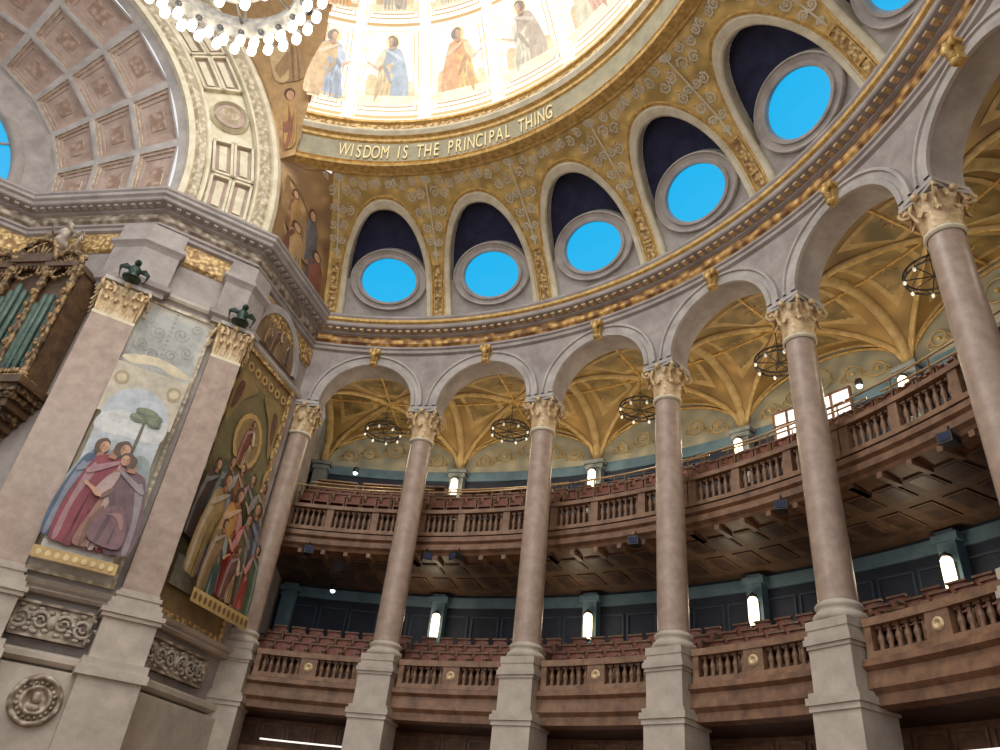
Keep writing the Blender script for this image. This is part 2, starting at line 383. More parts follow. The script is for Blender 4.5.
# ------------------------------------------------------------ side arch, coffered vault
S0=12.15; SZ=18.95
def arc(q,ph,n=0):
    p=PA+D*(S0-q*cos(ph))+Nn*n; return (p.x,p.y,SZ+q*sin(ph))
mb=MB(); PH=rad(100)
mb.grid(lambda u,v:arc(9.03+3.12*v,PH*u,.12),60,4,0,False)
def band(prof,mat):
    n=len(prof)-1
    mb.grid(lambda u,v:arc(prof[min(int(v*n+1e-6),n)][0],PH*u,-prof[min(int(v*n+1e-6),n)][1]),80,n,mat,False)
band([(12.25,-.3),(12.25,.05),(12.1,.2),(11.95,.2),(11.9,.1)],0)
band([(11.9,.1),(11.8,.18),(11.6,.2),(11.5,.1)],1)
band([(11.5,.1),(11.45,.16),(11.38,.16),(11.33,-.08)],0)
band([(9.85,-.08),(9.8,.14),(9.7,.14),(9.65,.08)],0)
band([(9.65,.08),(9.6,.16),(9.4,.18),(9.3,.08)],1)
band([(9.3,.08),(9.25,.2),(9.05,.2),(9.0,-.2)],0)
struct('trim_13',mb,['cream','creamc'],'broad moulded archivolt of the great side arch','trim')
mb=MB()
def ringp(qc,pc,ra,rb,d0,d1,mat,n=24):
    def fn(u,v):
        r=ra+(rb-ra)*v; t=2*pi*u; return arc(qc+r*cos(t),pc+r*sin(t)/qc,-(d0 if v in(0,1) else d1))
    mb.grid(fn,n,2,mat,False,cu=True)
def rectp(q0,q1,p0,p1,d0,d1,mat):
    w=.09
    for (a,b,c,d) in [(q0,q0+w,p0,p1),(q1-w,q1,p0,p1),(q0,q1,p0,p0+w/10.6),(q0,q1,p1-w/10.6,p1)]:
        vs=[arc(q,p,-dd) for dd in(d0,d1) for q,p in((a,c),(b,c),(b,d),(a,d))]
        mb.add(vs,[(4,5,6,7),(0,1,5,4),(1,2,6,5),(2,3,7,6),(3,0,4,7)],mat)
ph=rad(1.6); k=0
while ph<PH-.3:
    if k%2==0:
        dp=3.3/10.6
        for i in(0,1):
            for j in(0,1):
                a=9.9+i*.72; c=ph+j*dp/2; rectp(a,a+.7,c,c+dp/2-.006,-.12,.04,0)
                vs=[arc(a+x,c+y/10.6,.1) for x,y in((.12,.12),(.58,.12),(.58,1.5),(.12,1.5))]; mb.add(vs,[(0,1,2,3)],1)
                vs=[arc(a+x,c+y/10.6,.06) for x,y in((.22,.25),(.48,.25),(.48,1.37),(.22,1.37))]; mb.add(vs,[(0,1,2,3)],0)
        ph+=dp+.03
    else:
        dp=1.7/10.6; pc=ph+dp/2
        ringp(10.6,pc,.55,.72,-.1,.08,0); ringp(10.6,pc,.0,.52,.0,.02,1); ringp(10.6,pc,.2,.36,-.0,.12,0); ringp(10.6,pc,0,.12,0,.1,0)
        ph+=dp+.03
    k+=1
struct('trim_14',mb,['cream','coffer','stonec'],'square and round moulded panels of the side arch','trim')
BR=5.2; BN=3.4
def vm(ph,w,d=0):
    q=9.03+(BR-9.03)*w; nn=Vector((BN,9.03-BR)).normalized()
    return arc(q+d*nn.x,ph,BN*w+d*nn.y)
mb=MB()
nc=3; npx=6; dph=rad(102)/npx
for i in range(npx):
    for j in range(nc):
        p0,p1=i*dph,(i+1)*dph; w0,w1=.06+.9*j/nc,.06+.9*(j+1)/nc; pc=(p0+p1)/2; wc=(w0+w1)/2
        lv=[(1,0),(.88,0),(.87,.05),(.78,.05),(.77,.1),(.64,.1),(.63,.13),(.34,.13),(.32,.1),(.0,.1)]
        rings=[]
        for s_,d_ in lv:
            rings.append([vm(pc+(p-pc)*s_,wc+(w-wc)*s_,d_) for p,w in((p0,w0),(p1,w0),(p1,w1),(p0,w1))])
        for q in range(len(lv)-1):
            vs=rings[q]+rings[q+1]; mt=[0,1,2,1,2,0,2,1,3][q]
            mb.add(vs,[(a,(a+1)%4,4+(a+1)%4,4+a) for a in range(4)],mt)
mb.grid(lambda u,v:vm(rad(102)*u,.085*v-.02,.01),40,1,0); mb.grid(lambda u,v:vm(rad(102)*u,.955+.045*v,.01),40,1,0)
struct('ceiling',mb,['stonel','creamc','coffer','cofcen'],'coffered splayed barrel vault','ceiling')
mb=MB()
mb.grid(lambda u,v:arc(4.35+(BR+.1-4.35)*v,pi*u,BN),40,1,0)
mb.grid(lambda u,v:arc([4.45,4.3,4.1,4.0][min(int(v*3+1e-6),3)],pi*u,BN-[0,.15,.15,-.2][min(int(v*3+1e-6),3)]),40,3,0)
struct('wall_lunette',mb,['stone'],'stone lunette wall around an arched window','wall')
mb=MB(); mb.grid(lambda u,v:arc(4.1*v,pi*u,BN+.1),40,1,0); 
for k in range(1,6):
    a=pi*k/6; mb.tube([arc(.5,a,BN+.05),arc(4.1,a,BN+.05)],.06,4,1)
struct('window_1',mb,['blue','stonel'],'arched window with blue glass','window')
# ------------------------------------------------------------ cove with lunettes
B0,B1,B2=(15.73,18.88),(1.10*S,1.47*S+ZC),(.84*S,1.574*S+ZC)
def prof(t):
    a=(1-t)**2;b=2*t*(1-t);c=t*t
    r=a*B0[0]+b*B1[0]+c*B2[0]; z=a*B0[1]+b*B1[1]+c*B2[1]
    dr=2*(1-t)*(B1[0]-B0[0])+2*t*(B2[0]-B1[0]); dz=2*(1-t)*(B1[1]-B0[1])+2*t*(B2[1]-B1[1]); l=sqrt(dr*dr+dz*dz)
    return r,z,dz/l,-dr/l
LP=sum(sqrt((prof((i+1)/50)[0]-prof(i/50)[0])**2+(prof((i+1)/50)[1]-prof(i/50)[1])**2) for i in range(50))
def cove(a,t,d=0):
    r,z,nr,nz=prof(t); return pol(r-d*nr,a,z-d*nz)
WI,WO=6.05,7.25; T0=.29; TI,TO=.77,.85
def se(x,p=2.3): return (max(0,1-abs(x)**p))**(1/p)
def tarch(s,w,top): return T0+(top-T0)*se(s/w)
mb=MB(); EXT=92.0
def colstrip(c,s0,s1,lo0,lo1,mat=0,n=10):
    mb.grid(lambda u,v:cove(c+(s0+(s1-s0)*u),(lo0+(lo1-lo0)*u)+(1-(lo0+(lo1-lo0)*u))*v),1,n,mat)
for b in range(NB):
    c=ang(b)-DA/2; w=6.5
    ss=[-w*cos(pi*k/30) for k in range(31)]
    for k in range(30): colstrip(c,ss[k],ss[k+1],tarch(ss[k],w,.80),tarch(ss[k+1],w,.80))
    mb.grid(lambda u,v:cove(c+w+(DA/2-w)*u,v),2,20,0); mb.grid(lambda u,v:cove(c-DA/2+(DA/2-w)*u,v),2,20,0)
mb.grid(lambda u,v:cove(ang(0)+(EXT-ang(0)+.2)*u,v),2,20,0)
struct('wall_cove',mb,['mosaic'],'gold mosaic cove with arched lunettes','wall')
TC=.32
for b in range(NB):
    c=ang(b)-DA/2
    mb=MB()
    pr2=[(WI,TI,-.45),(WI,TI,.03),(WI+.15,TI+.01,.08),(WI+.7,TI+.05,.08),(WI+.75,TI+.054,.03),(WI+.85,TI+.06,.03),(WO-.1,TO-.006,.06),(WO,TO,.0)]
    def fr2(u,v):
        k=min(int(v*7+1e-6),7); w,t,d=pr2[k]
        if u<.2: return cove(c-w,T0*u/.2,d)
        if u>.8: return cove(c+w,T0*(1-u)/.2,d)
        th=pi*(u-.2)/.6; x=-cos(th); return cove(c+w*x,T0+(t-T0)*se(x),d)
    mb.grid(fr2,70,7,0,False)
    for q in range(len(mb.m)):
        if q%7>=5: mb.m[q]=2
    def bk(u,v):
        x=-cos(pi*u); t=T0+(TI-T0)*se(x); return cove(c+WI*x,t*v,-.45)
    mb.grid(bk,30,12,1)
    mb.grid(lambda u,v:cove(c+WI*(2*u-1),.0+TC*v,-.1),12,4,3)
    mb.grid(lambda u,v:cove(c+WI*(2*u-1),TC,-.1-.35*v),12,1,3)
    struct('trim_%d'%(20+b),mb,['cream','navy','gold','stonel'],'cream lunette frame with navy recess','trim')
    mb=MB(); cw=c-.3
    def cm(r,th,d): return cove(cw-math.degrees(1.07*r*cos(th)/(prof(.3)[0])), TC+.9*r*sin(th)/LP, d)
    pr3=[(1.44,-.45),(1.44,.02),(1.4,.06),(1.34,.02),(1.18,.0),(1.15,.08),(1.05,.08),(1.0,-.1)]
    mb.grid(lambda u,v:cm(pr3[min(int(v*7+1e-6),7)][0],2*pi*u,pr3[min(int(v*7+1e-6),7)][1]),40,7,0,False,cu=True)
    mb.grid(lambda u,v:cm(1.02*v,2*pi*u,-.08),40,1,1,cu=True)
    struct('window_%d'%(2+b),mb,['stonel','blue'],'round window with bright blue glass in a stone ring','window')
    mb=MB(); a=ang(b)
    def strip(s0,s1,t0,t1,d,mat):
        mb.grid(lambda u,v:cove(a+s0+(s1-s0)*u,t0+(t1-t0)*v,d),2,10,mat)
    strip(-.65,.65,0.01,.42,.03,0); strip(-.65,-.53,.01,.42,.06,1); strip(.53,.65,.01,.42,.06,1)
    strip(-.65,.65,.42,.445,.07,1); strip(-.65,.65,.01,.04,.07,1); strip(-.65,.65,.2,.215,.07,1)
    def ribbon(pts,w0,w1,mt=2):
        L=len(pts); vs=[]
        for i,(s_,t_) in enumerate(pts):
            p0=pts[max(i-1,0)]; p1=pts[min(i+1,L-1)]; dx=rad(p1[0]-p0[0])*13.2; dy=(p1[1]-p0[1])*LP; l=sqrt(dx*dx+dy*dy) or 1
            w=w0+(w1-w0)*i/(L-1); nx,ny=-dy/l*w,dx/l*w
            for q in(-1,1): vs.append(cove(a+s_+q*math.degrees(nx/13.2),t_+q*ny/LP,.025))
        mb.add(vs,[(2*i,2*i+1,2*i+3,2*i+2) for i in range(L-1)],mt)
    def leafr(s_,t_,an,sz,mt=2):
        pts=[(0,0),(.35,.2),(1,0),(.35,-.2)]; vs=[]
        for x,y in pts:
            X=(x*cos(an)-y*sin(an))*sz; Y=(x*sin(an)+y*cos(an))*sz; vs.append(cove(a+s_+math.degrees(X/13.2),t_+Y/LP,.028))
        mb.add(vs,[(0,1,2,3)],mt)
    def spiral(s0,t0,sz,sgn,turn=1.5,st=0):
        pts=[]
        for i in range(24):
            q=i/23; th=st+sgn*q*turn*2*pi; rr=sz*(1-.85*q); pts.append((s0+math.degrees(rr*cos(th)/13.2),t0+rr*sin(th)/LP))
        ribbon(pts,.032,.015)
        for k in range(8):
            q=k/10; th=st+sgn*q*turn*2*pi; rr=sz*(1-.85*q); leafr(s0+math.degrees(rr*cos(th)/13.2),t0+rr*sin(th)/LP,th+sgn*.7,sz*.5,2 if k%4 else 3)
        leafr(s0,t0,0,.08); leafr(s0,t0,pi,.08); leafr(s0,t0,pi/2,.08); leafr(s0,t0,-pi/2,.08)
    for sx in(-1,1):
        spiral(sx*.7,.57,.15,sx); spiral(sx*.85,.66,.18,-sx,st=1); spiral(sx*1.85,.75,.18,-sx,st=pi/2); spiral(sx*.7,.76,.15,sx); spiral(sx*3.0,.845,.18,sx,st=pi); spiral(sx*1.3,.86,.2,-sx); spiral(sx*4.4,.9,.17,sx,st=1); spiral(sx*5.8,.912,.15,-sx,st=2); spiral(sx*7.1,.912,.15,sx,st=2); spiral(sx*2.6,.92,.16,sx,st=.5); spiral(sx*.4,.93,.12,sx)
    spiral(0,.49,.12,1)
    ribbon([(0,.45),(0,.6),(0,.95)],.03,.03)
    strip(-DA/2,DA/2,.955,.99,.05,1)
    struct('trim_%d'%(40+b),mb,['goldf','gold','cream','pil'],'gilded strip and cream arabesque mosaic','trim')
# ------------------------------------------------------------ ring with inscription
def ringsw(mb,pr,a0=-24,a1=99,mat=0,n=120,sm=False):
    m=len(pr)-1; mb.grid(lambda u,v:pol(pr[min(int(v*m+1e-6),m)][0],a0+(a1-a0)*u,pr[min(int(v*m+1e-6),m)][1]),n,m,mat,sm)
mb=MB()
ringsw(mb,[(11.5,22.7),(11.2,22.72),(11.15,22.8),(11.22,22.86),(11.14,22.9),(11.2,22.94)],mat=1)
ringsw(mb,[(11.2,22.94),(11.04,23.74)],mat=0)
ringsw(mb,[(11.04,23.74),(10.96,23.78),(10.92,23.88),(10.8,23.92)],mat=1)
ringsw(mb,[(10.8,23.92),(10.68,24.04),(10.66,24.1)],mat=3)
ringsw(mb,[(10.66,24.1),(10.7,24.14),(10.72,24.4)],mat=2)
ringsw(mb,[(10.72,24.4),(10.62,24.44),(10.62,24.56),(10.8,24.6)],mat=1)
struct('trim_50',mb,['ringband','gold','goldf','cream'],'gilded ring entablature with gold grey band','trim')
txt="WISDOM IS THE PRINCIPAL THING"
cu=bpy.data.curves.new('t','FONT'); cu.size=.82; cu.extrude=.02; cu.offset=.0; cu.align_x='CENTER'
to=bpy.data.objects.new('t',cu); col.objects.link(to)
widths={'I':.55,' ':.75,'M':1.25,'W':1.35}
ws=[widths.get(ch,1.0) for ch in txt]; tot=sum(ws); acc=0; words=[]; mb=MB()
for ch,w in zip(txt,ws):
    a=91.4-43.0*(acc+w/2)/tot; acc+=w
    if ch==' ': words.append(mb); mb=MB(); continue
    cu.body=ch; bpy.context.view_layer.update(); dg=bpy.context.evaluated_depsgraph_get(); me=bpy.data.meshes.new_from_object(to.evaluated_get(dg))
    base=Vector(pol(11.14,a,23.05)); X=Vector((sin(rad(a)),-cos(rad(a)),0)); rin=Vector((-cos(rad(a)),-sin(rad(a)),0)); Y=(Vector((0,0,1))*.8+rin*.16).normalized(); Z=X.cross(Y)
    mb.add([base+X*v.co.x*.52+Y*v.co.y+Z*(v.co.z) for v in me.vertices],[tuple(p.vertices) for p in me.polygons],0)
    bpy.data.meshes.remove(me)
words.append(mb)
bpy.data.objects.remove(to); bpy.data.curves.remove(cu)
M['letter']=stone('gilt_letters',srgb(232,210,150),srgb(246,228,174),5,bump=0)
thing('inscription','gilt capital lettering reading WISDOM IS THE PRINCIPAL THING','inscription',(0,0,0),0,[('word',w_.mesh('word',['letter'])) for w_ in words])
# ------------------------------------------------------------ dome
DZ=1.455*S+ZC; DR=.835*S
def dome(a,el,d=0): return pol((DR-d)*cos(rad(el)),a,DZ+(DR-d)*sin(rad(el)))
rows=[(19.3,35.7),(38.0,50),(52.5,62),(64,71)]
mb=MB()
mb.grid(lambda u,v:dome(-24+123*u,17+60*v,-.05),100,24,0)
for i in range(0,8):
    a=ang(i)
    mb.grid(lambda u,v:dome(a+[-1.3,-1.3,-.9,-.8,.8,.9,1.3,1.3][min(int(u*7+1e-6),7)],17+60*v,[0,.15,.15,.32,.32,.15,.15,0][min(int(u*7+1e-6),7)]),7,24,0,False)
    for sx in(-1,1): mb.grid(lambda u,v:dome(a+sx*(.9+.14*u),17+60*v,.17),1,24,1,False)
for e0,e1 in [(17,19.1),(35.9,37.8),(50.2,52.3),(62.2,63.8),(71,77)]:
    mb.grid(lambda u,v:dome(-24+123*u,e0+(e1-e0)*v,.1),100,1,0); mb.grid(lambda u,v:dome(-24+123*u,e0+(e1-e0)*(.35+.3*v),.14),100,1,1)
struct('ceiling_dome',mb,['drib','dgold'],'ribbed plaster dome with an added glow','ceiling')
def blob(pts,n=4):
    out=[];L=len(pts)
    for i in range(L):
        p0,p1,p2,p3=[Vector(pts[(i+k-1)%L]) for k in range(4)]
        for j in range(n):
            t=j/n; out.append(.5*((2*p1)+(-p0+p2)*t+(2*p0-5*p1+4*p2-p3)*t*t+(-p0+3*p1-3*p2+p3)*t**3))
    return out
def mixc(a,b,t): return tuple(x*(1-t)+y*t for x,y in zip(a,b))
class Paint:
    def __init__(s,mp,step=.003,fade=0,fc=(.75,.7,.6)): s.mb=MB(); s.mp=mp; s.k=0; s.st=step; s.fade=fade; s.fc=fc
    def poly(s,pts,c,smooth=True):
        c=mixc(c,s.fc,s.fade)
        s.k+=1; q=blob(pts) if smooth else [Vector(p) for p in pts]
        s.mb.add([s.mp(p[0],p[1],s.k*s.st) for p in q],[tuple(range(len(q)))],0,c)
    def ell(s,x,y,rx,ry,c,n=16): s.poly([(x+rx*cos(2*pi*i/n),y+ry*sin(2*pi*i/n)) for i in range(n)],c,False)
    def rect(s,x0,y0,x1,y1,c): s.poly([(x0,y0),(x1,y0),(x1,y1),(x0,y1)],c,False)
    def figure(s,x,y,h,robe,cloak,flip=1,halo=None,lean=0,bow=0,fat=1):
        f=flip; L=lambda px,py:(x+f*px*h*fat+lean*py*h,y+py*h)
        dk=mixc(robe,(0,0,0),.4); dk2=mixc(cloak,(0,0,0),.38); lt=mixc(robe,(1,1,1),.22); lt2=mixc(cloak,(1,1,1),.18); skin=srgb(200,156,122); sk2=srgb(166,118,88); hair=srgb(84,58,40)
        if halo: s.ell(*L(0,.92),h*.11,h*.11,halo)
        s.poly([L(-.17,0),L(0,.02),L(.2,0),L(.17,.3),L(.13,.55),L(.13,.76),L(.05,.83),L(-.05,.83),L(-.13,.76),L(-.12,.5),L(-.17,.25)],robe)
        s.poly([L(.04,.02),L(.1,.02),L(.11,.4),L(.1,.7),L(.04,.72),L(.07,.4)],lt)
        s.poly([L(-.21,.02),L(-.12,-.01),L(-.02,.0),L(.0,.3),L(.1,.58),L(.06,.8),L(-.1,.8),L(-.17,.6),L(-.22,.3)],cloak)
        s.poly([L(-.19,.05),L(-.15,.03),L(-.14,.35),L(-.08,.65),L(-.12,.72),L(-.17,.45)],lt2)
        for q,w_,tp in((-.1,.022,.5),(-.05,.016,.62),(.015,.018,.5),(.075,.016,.5),(.14,.018,.42)): s.poly([L(q,.02),L(q+w_,.02),L(q+w_*.9,tp*.6),L(q*.6+w_*.6,tp),L(q*.6,tp*.7)],dk if q>0 else dk2)
        s.poly([L(.0,.3),L(.1,.56),L(.06,.57),L(-.02,.34)],dk2); s.poly([L(-.12,.62),L(.08,.78),L(.06,.8),L(-.13,.68)],lt2)
        s.poly([L(.07,.77),L(.14,.73),L(.2,.55),L(.15,.49),L(.09,.6)],lt); s.poly([L(.09,.6),L(.15,.5),L(.13,.48),L(.07,.56)],dk)
        s.poly([L(.14,.5),L(.18,.55),L(.25,.59),L(.28,.61),L(.29,.58),L(.24,.55),L(.18,.49)],skin)
        s.poly([L(-.03,.8),L(.03,.8),L(.03,.88),L(-.03,.88)],sk2,False)
        bx=bow*.06
        s.poly([L(-.07+bx,.86),L(-.07+bx,.95),L(0+bx,1.0),L(.05+bx,.96),L(.03+bx,.9),L(-.02+bx,.84)],hair); s.ell(*L(.012+bx,.91),h*.042,h*.055,skin)
        s.poly([L(-.02+bx,.88),L(0+bx,.86),L(0+bx,.94),L(-.02+bx,.93)],sk2)
        s.ell(*L(.03+bx,.917),h*.006,h*.005,hair,6); s.ell(*L(.006+bx,.917),h*.006,h*.005,hair,6); s.poly([L(.008+bx,.885),L(.028+bx,.885),L(.024+bx,.879),L(.01+bx,.879)],srgb(150,80,70),False)
        s.poly([L(.018+bx,.915),L(.026+bx,.9),L(.016+bx,.898)],sk2,False)
robes=[(srgb(206,170,110),srgb(130,150,170)),(srgb(222,160,60),srgb(200,130,60)),(srgb(200,186,160),srgb(160,140,120)),(srgb(200,140,110),srgb(190,180,150)),(srgb(150,170,160),srgb(190,130,70)),(srgb(120,140,170),srgb(190,150,90))]
for b in range(-1,6):
    c=ang(b)-DA/2
    for ri,(e0,e1) in enumerate(rows):
        a1=DA/2-1.7
        if b==-1: x0,x1=ang(0)+1.7,98.6
        else: x0,x1=c-a1,c+a1
        mb=MB()
        def rc(i_,d,mat): mb.grid(lambda u,v:dome(x0+i_+(x1-x0-2*i_)*u,e0+i_*.8+(e1-e0-1.6*i_)*v,d),6,4,mat)
        rc(0,.12,1); rc(.22,.14,2); rc(.95,.16,1) ; rc(1.12,.18,0)
        pm=mb.mesh('painted_field',['dpanel','dgold','drib'])
        parts=[('painted_field',pm)]
        if ri==0 or ri==1:
            cc=(x0+x1)/2
            hh=(e1-e0)*rad(1)*DR*.88
            def mp(x,y,d,cc=cc,e0=e0): return dome(cc-math.degrees(x/(DR*cos(rad(e0+8)))),e0+1.1+math.degrees(y/DR),.2+d)
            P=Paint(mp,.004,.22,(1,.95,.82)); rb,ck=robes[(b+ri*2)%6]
            W_=hh*.40 if b!=-1 else hh*.26
            P.rect(-W_,hh*.0,W_,hh*.12,srgb(236,220,176)); P.poly([(-W_,hh*.12),(-W_*.4,hh*.16),(W_*.3,hh*.12),(W_,hh*.17),(W_,hh*.08),(-W_,hh*.08)],srgb(224,210,170))
            P.ell(0,hh*.07,hh*.32,hh*.04,srgb(196,160,106))
            sc=.94 if ri==0 else .8
            P.poly([(-hh*.3,hh*.1),(-hh*.2,hh*.12),(-hh*.18,hh*.4),(-hh*.3,hh*.42)],srgb(206,170,116)); P.poly([(hh*.22,hh*.06),(hh*.34,hh*.08),(hh*.33,hh*.3),(hh*.24,hh*.34)],srgb(216,190,140))
            P.figure(0 if b!=-1 else -.2,hh*.04,hh*sc,rb,ck,1 if b%2 else -1,halo=srgb(244,224,160),fat=1.25)
            parts.append(('figure_painting',P.mb.mesh('figure_painting',['figl'])))
        thing('dome_painting','bright framed dome panel painted with a robed figure' if ri<2 else 'bright framed upper dome panel','painting',(0,0,0),0,parts,'painted panels of the dome')
# ------------------------------------------------------------ pendentive painting surface
def merid(z):
    if z<B2[1]-.15:
        lo,hi=0,1
        for _ in range(30):
            m_=(lo+hi)/2
            if prof(m_)[1]<z: lo=m_
            else: hi=m_
        return Vector(cove(EXT,lo,0))
    if z<24.6: return Vector(pol(11.15-.3*(z-22.8)/1.8,98.9,z))
    zz=min(z-DZ,DR*.97); return Vector(pol(sqrt(DR*DR-zz*zz),98.9,z))
zl=[18.75+(22.68-18.75)*k/24 for k in range(25)]; zu=[22.7+(30.5-22.7)*k/24 for k in range(25)]
def loft(zs):
    def f(u,v):
        z=zs[int(u*24+1e-6)]; A=merid(z); q=12.2; h=max(0,min((z-SZ)/q,.99)); B=Vector(arc(q,asin(h),0)); B.z=z; p=A.lerp(B,v); return p
    return f
mb=MB(); mb.grid(loft(zl),24,10,0); mb.grid(loft(zu),24,10,0)
mb.add([merid(22.66),merid(22.9),arc(12.2,asin((22.68-SZ)/12.2))],[(0,1,2)],0)
struct('wall_pendentive',mb,['pend'],'curved pendentive surface beside the dome','wall')
def mpp(x,y,d):
    z=18.75+y
    A=merid(z); h=max(0,min((z-SZ)/12.2,.99)); B=Vector(arc(12.2,asin(h),0)); B.z=z
    p=B.lerp(A,x); return p+Vector((.5,-.8,-.2)).normalized()*(.05+d)
def pf(P,x,y,h,w,robe,ck):
    L=lambda a,b:(x+a*w,y+b*h)
    dk=mixc(robe,(0,0,0),.4)
    P.poly([L(-.4,0),L(.45,0),L(.35,.4),L(.25,.8),L(-.2,.8),L(-.35,.4)],robe); P.poly([L(-.4,0),L(0,0),L(.1,.5),L(-.1,.8),L(-.35,.5)],ck)
    P.poly([L(.1,.02),L(.16,.02),L(.18,.6),L(.12,.5)],dk); P.poly([L(.28,.02),L(.33,.02),L(.24,.5)],dk)
    P.ell(*L(0,.92),w*.2,h*.1,srgb(96,66,44)); P.ell(*L(.02,.9),w*.14,h*.08,srgb(200,156,120))
P=Paint(mpp,.006)
P.poly([(.05,.15),(.95,.15),(.95,1.2),(.6,2.6),(.3,3.3),(.1,3.3),(.05,1.5)],srgb(158,124,82))
pf(P,.3,1.6,1.5,.3,srgb(170,130,80),srgb(130,90,70)); pf(P,.62,1.2,1.7,.34,srgb(110,104,100),srgb(176,136,90)); pf(P,.75,.25,1.6,.4,srgb(150,90,66),srgb(96,90,90)); pf(P,.35,.3,1.7,.42,srgb(186,150,100),srgb(124,78,60))
single('pendentive_painting',P.mb.mesh('pendentive_painting',['fig']),'gold ground painting of robed figures on the curved pendentive','painting',(0,0,0),0,'pendentive paintings')
P=Paint(mpp,.006)
P.poly([(.06,4.2),(.94,4.2),(.94,7.0),(.94,10.5),(.06,10.5),(.06,7)],srgb(180,144,96))
pf(P,.5,4.4,2.4,.6,srgb(186,146,86),srgb(146,94,68)); pf(P,.5,7.2,2.4,.6,srgb(166,132,92),srgb(200,172,126))
single('pendentive_painting',P.mb.mesh('pendentive_painting',['fig']),'gold ground painting of a robed figure beside the dome','painting',(0,0,0),0,'pendentive paintings')
# ------------------------------------------------------------ gallery vaults, back wall
RB=21.2; H0=15.25; HV=2.0
mb=MB(); ribs=MB()
for b in range(NB):
    def vz(x,y): 
        return H0+HV*max(sqrt(max(0,1-x*x)),sqrt(max(0,1-y*y)))
    def vf(u,v):
        x=2*u-1;y=2*v-1
        return pol(RO-.05+(RB-RO+.05)*v,ang(b)-DA*u,vz(x,y))
    mb.grid(vf,32,32,0,True)
    def vp(x,y,d=.04): return pol(RO+(RB-RO)*(y+1)/2,ang(b)-DA*(x+1)/2,vz(x,y)-d)
    for sx in(1,-1):
        pts=[]
        for k in range(25):
            t=k/24; x=(2*t-1); pts.append(pol(RO+(RB-RO)*t,ang(b)-DA*(t if sx>0 else 1-t),vz(x,x)-.03))
        ribs.tube(pts,.10,6,0)
        ribs.tube([Vector(p)+Vector((0,0,-.09)) for p in pts],.035,4,1)
    pts=[pol(RO+.1+(RB-RO-.1)*(k/12),ang(b)-DA/2,H0+HV-.03) for k in range(13)]; ribs.tube(pts,.05,5,1)
    pts=[pol((RO+RB)/2,ang(b)-DA*k/12,H0+HV-.03) for k in range(13)]; ribs.tube(pts,.05,5,1)
    pts=[pol(RO+(RB-RO)*k/24,ang(b),vz(1,2*k/24-1)-.02) for k in range(25)]; ribs.tube(pts,.18,6,0)
    pts=[vp(-1+2*k/24,.97,.03) for k in range(25)]; ribs.tube(pts,.06,5,0)
    ribs.ball(vp(0,0,.05),(.22,.22,.1),1,10)
    for kx,ky in((0,1),(0,-1),(1,0),(-1,0)):
        def cell(s_,t_):
            return (t_*s_*.72,ky*s_) if kx==0 else (kx*s_,t_*s_*.72)
        n=8
        for (s0_,s1_,m_) in((.22,.82,2),(.3,.76,3)):
            sh=.72 if m_==2 else .6
            vs=[]
            for i in range(n+1):
                s_=s0_+(s1_-s0_)*i/n
                for j in range(7):
                    t_=(j/3-1)*sh/.72; x,y=cell(s_,t_); vs.append(vp(x,y,.012 if m_==2 else .02))
            ribs.add(vs,[(i*7+j,(i+1)*7+j,(i+1)*7+j+1,i*7+j+1) for i in range(n) for j in range(6)],m_,None,True)
        x,y=cell(.55,0)
        for k in range(6):
            a=k*pi/3; ribs.tube([vp(x+.03*cos(a),y+.03*sin(a),.03),vp(x+.1*cos(a+.35),y+.1*sin(a+.35),.03),vp(x+.14*cos(a),y+.14*sin(a),.03)],.02,4,2)
M['ribc']=stone('vault_rib',srgb(168,142,94),srgb(198,172,120),3)
M['vfr']=stone('vault_border',srgb(170,142,90),srgb(198,170,116),3)
M['vfl']=carved('vault_field',srgb(112,96,62),srgb(170,142,86),2.4,strength=.05,distort=5,pos=(.1,.7))
struct('ceiling_gallery',mb,['vault'],'gilded groin vaults over the gallery','ceiling')
struct('trim_60',ribs,['ribc','gold','vfr','vfl'],'pale and gilded vault ribs and painted fields','trim')
mb=MB()
def bw(z0,z1,mat,r=RB): mb.grid(lambda u,v:pol(r,-24+116.1*u,z0+(z1-z0)*v),60,1,mat)
bw(0,15.1,0); bw(15.1,17.5,2)
def lip(z0,z1,mat,r): ringsw(mb,[(RB,z0),(r,z0),(r,z1),(RB,z1)],-24,92.1,mat,60)
lip(9.72,10.1,1,RB-.08); lip(14.9,15.3,1,RB-.1)
struct('wall_gallery',mb,['dark','teal','wallp'],'curved gallery back wall, navy below and painted above','wall')
mb=MB()
for b in range(NB):
    for k,(dx,z,rr) in enumerate([(-5.2,15.85,.24),(-2.9,16.05,.28),(0,16.3,.36),(2.9,16.05,.28),(5.2,15.85,.24)]):
        a=ang(b)-DA/2+dx; c=Vector(pol(RB-.06,a,z)); X=Vector((sin(rad(a)),-cos(rad(a)),0))
        mb.tube([c+X*rr*cos(t*pi/9)+Vector((0,0,rr*sin(t*pi/9))) for t in range(19)],.03,4,0)
        mb.ball(c,(.07,.07,.07),1,6)
        for s_ in(-1,1):
            mb.tube([c+X*s_*(rr+.02+.16*(1-q/14)*sin(q*.5))+Vector((0,0,-.15+.16*(1-q/14)*cos(q*.5))) for q in range(14)],.022,4,0)
    mb.tube([pol(RB-.06,ang(b)-DA*k/24,H0+(HV-.22)*sqrt(max(0,1-(2*k/24-1)**2))) for k in range(25)],.05,4,1)
struct('trim_61',mb,['vfr','gold'],'painted roundels on the gallery wall','trim')
mb=MB()
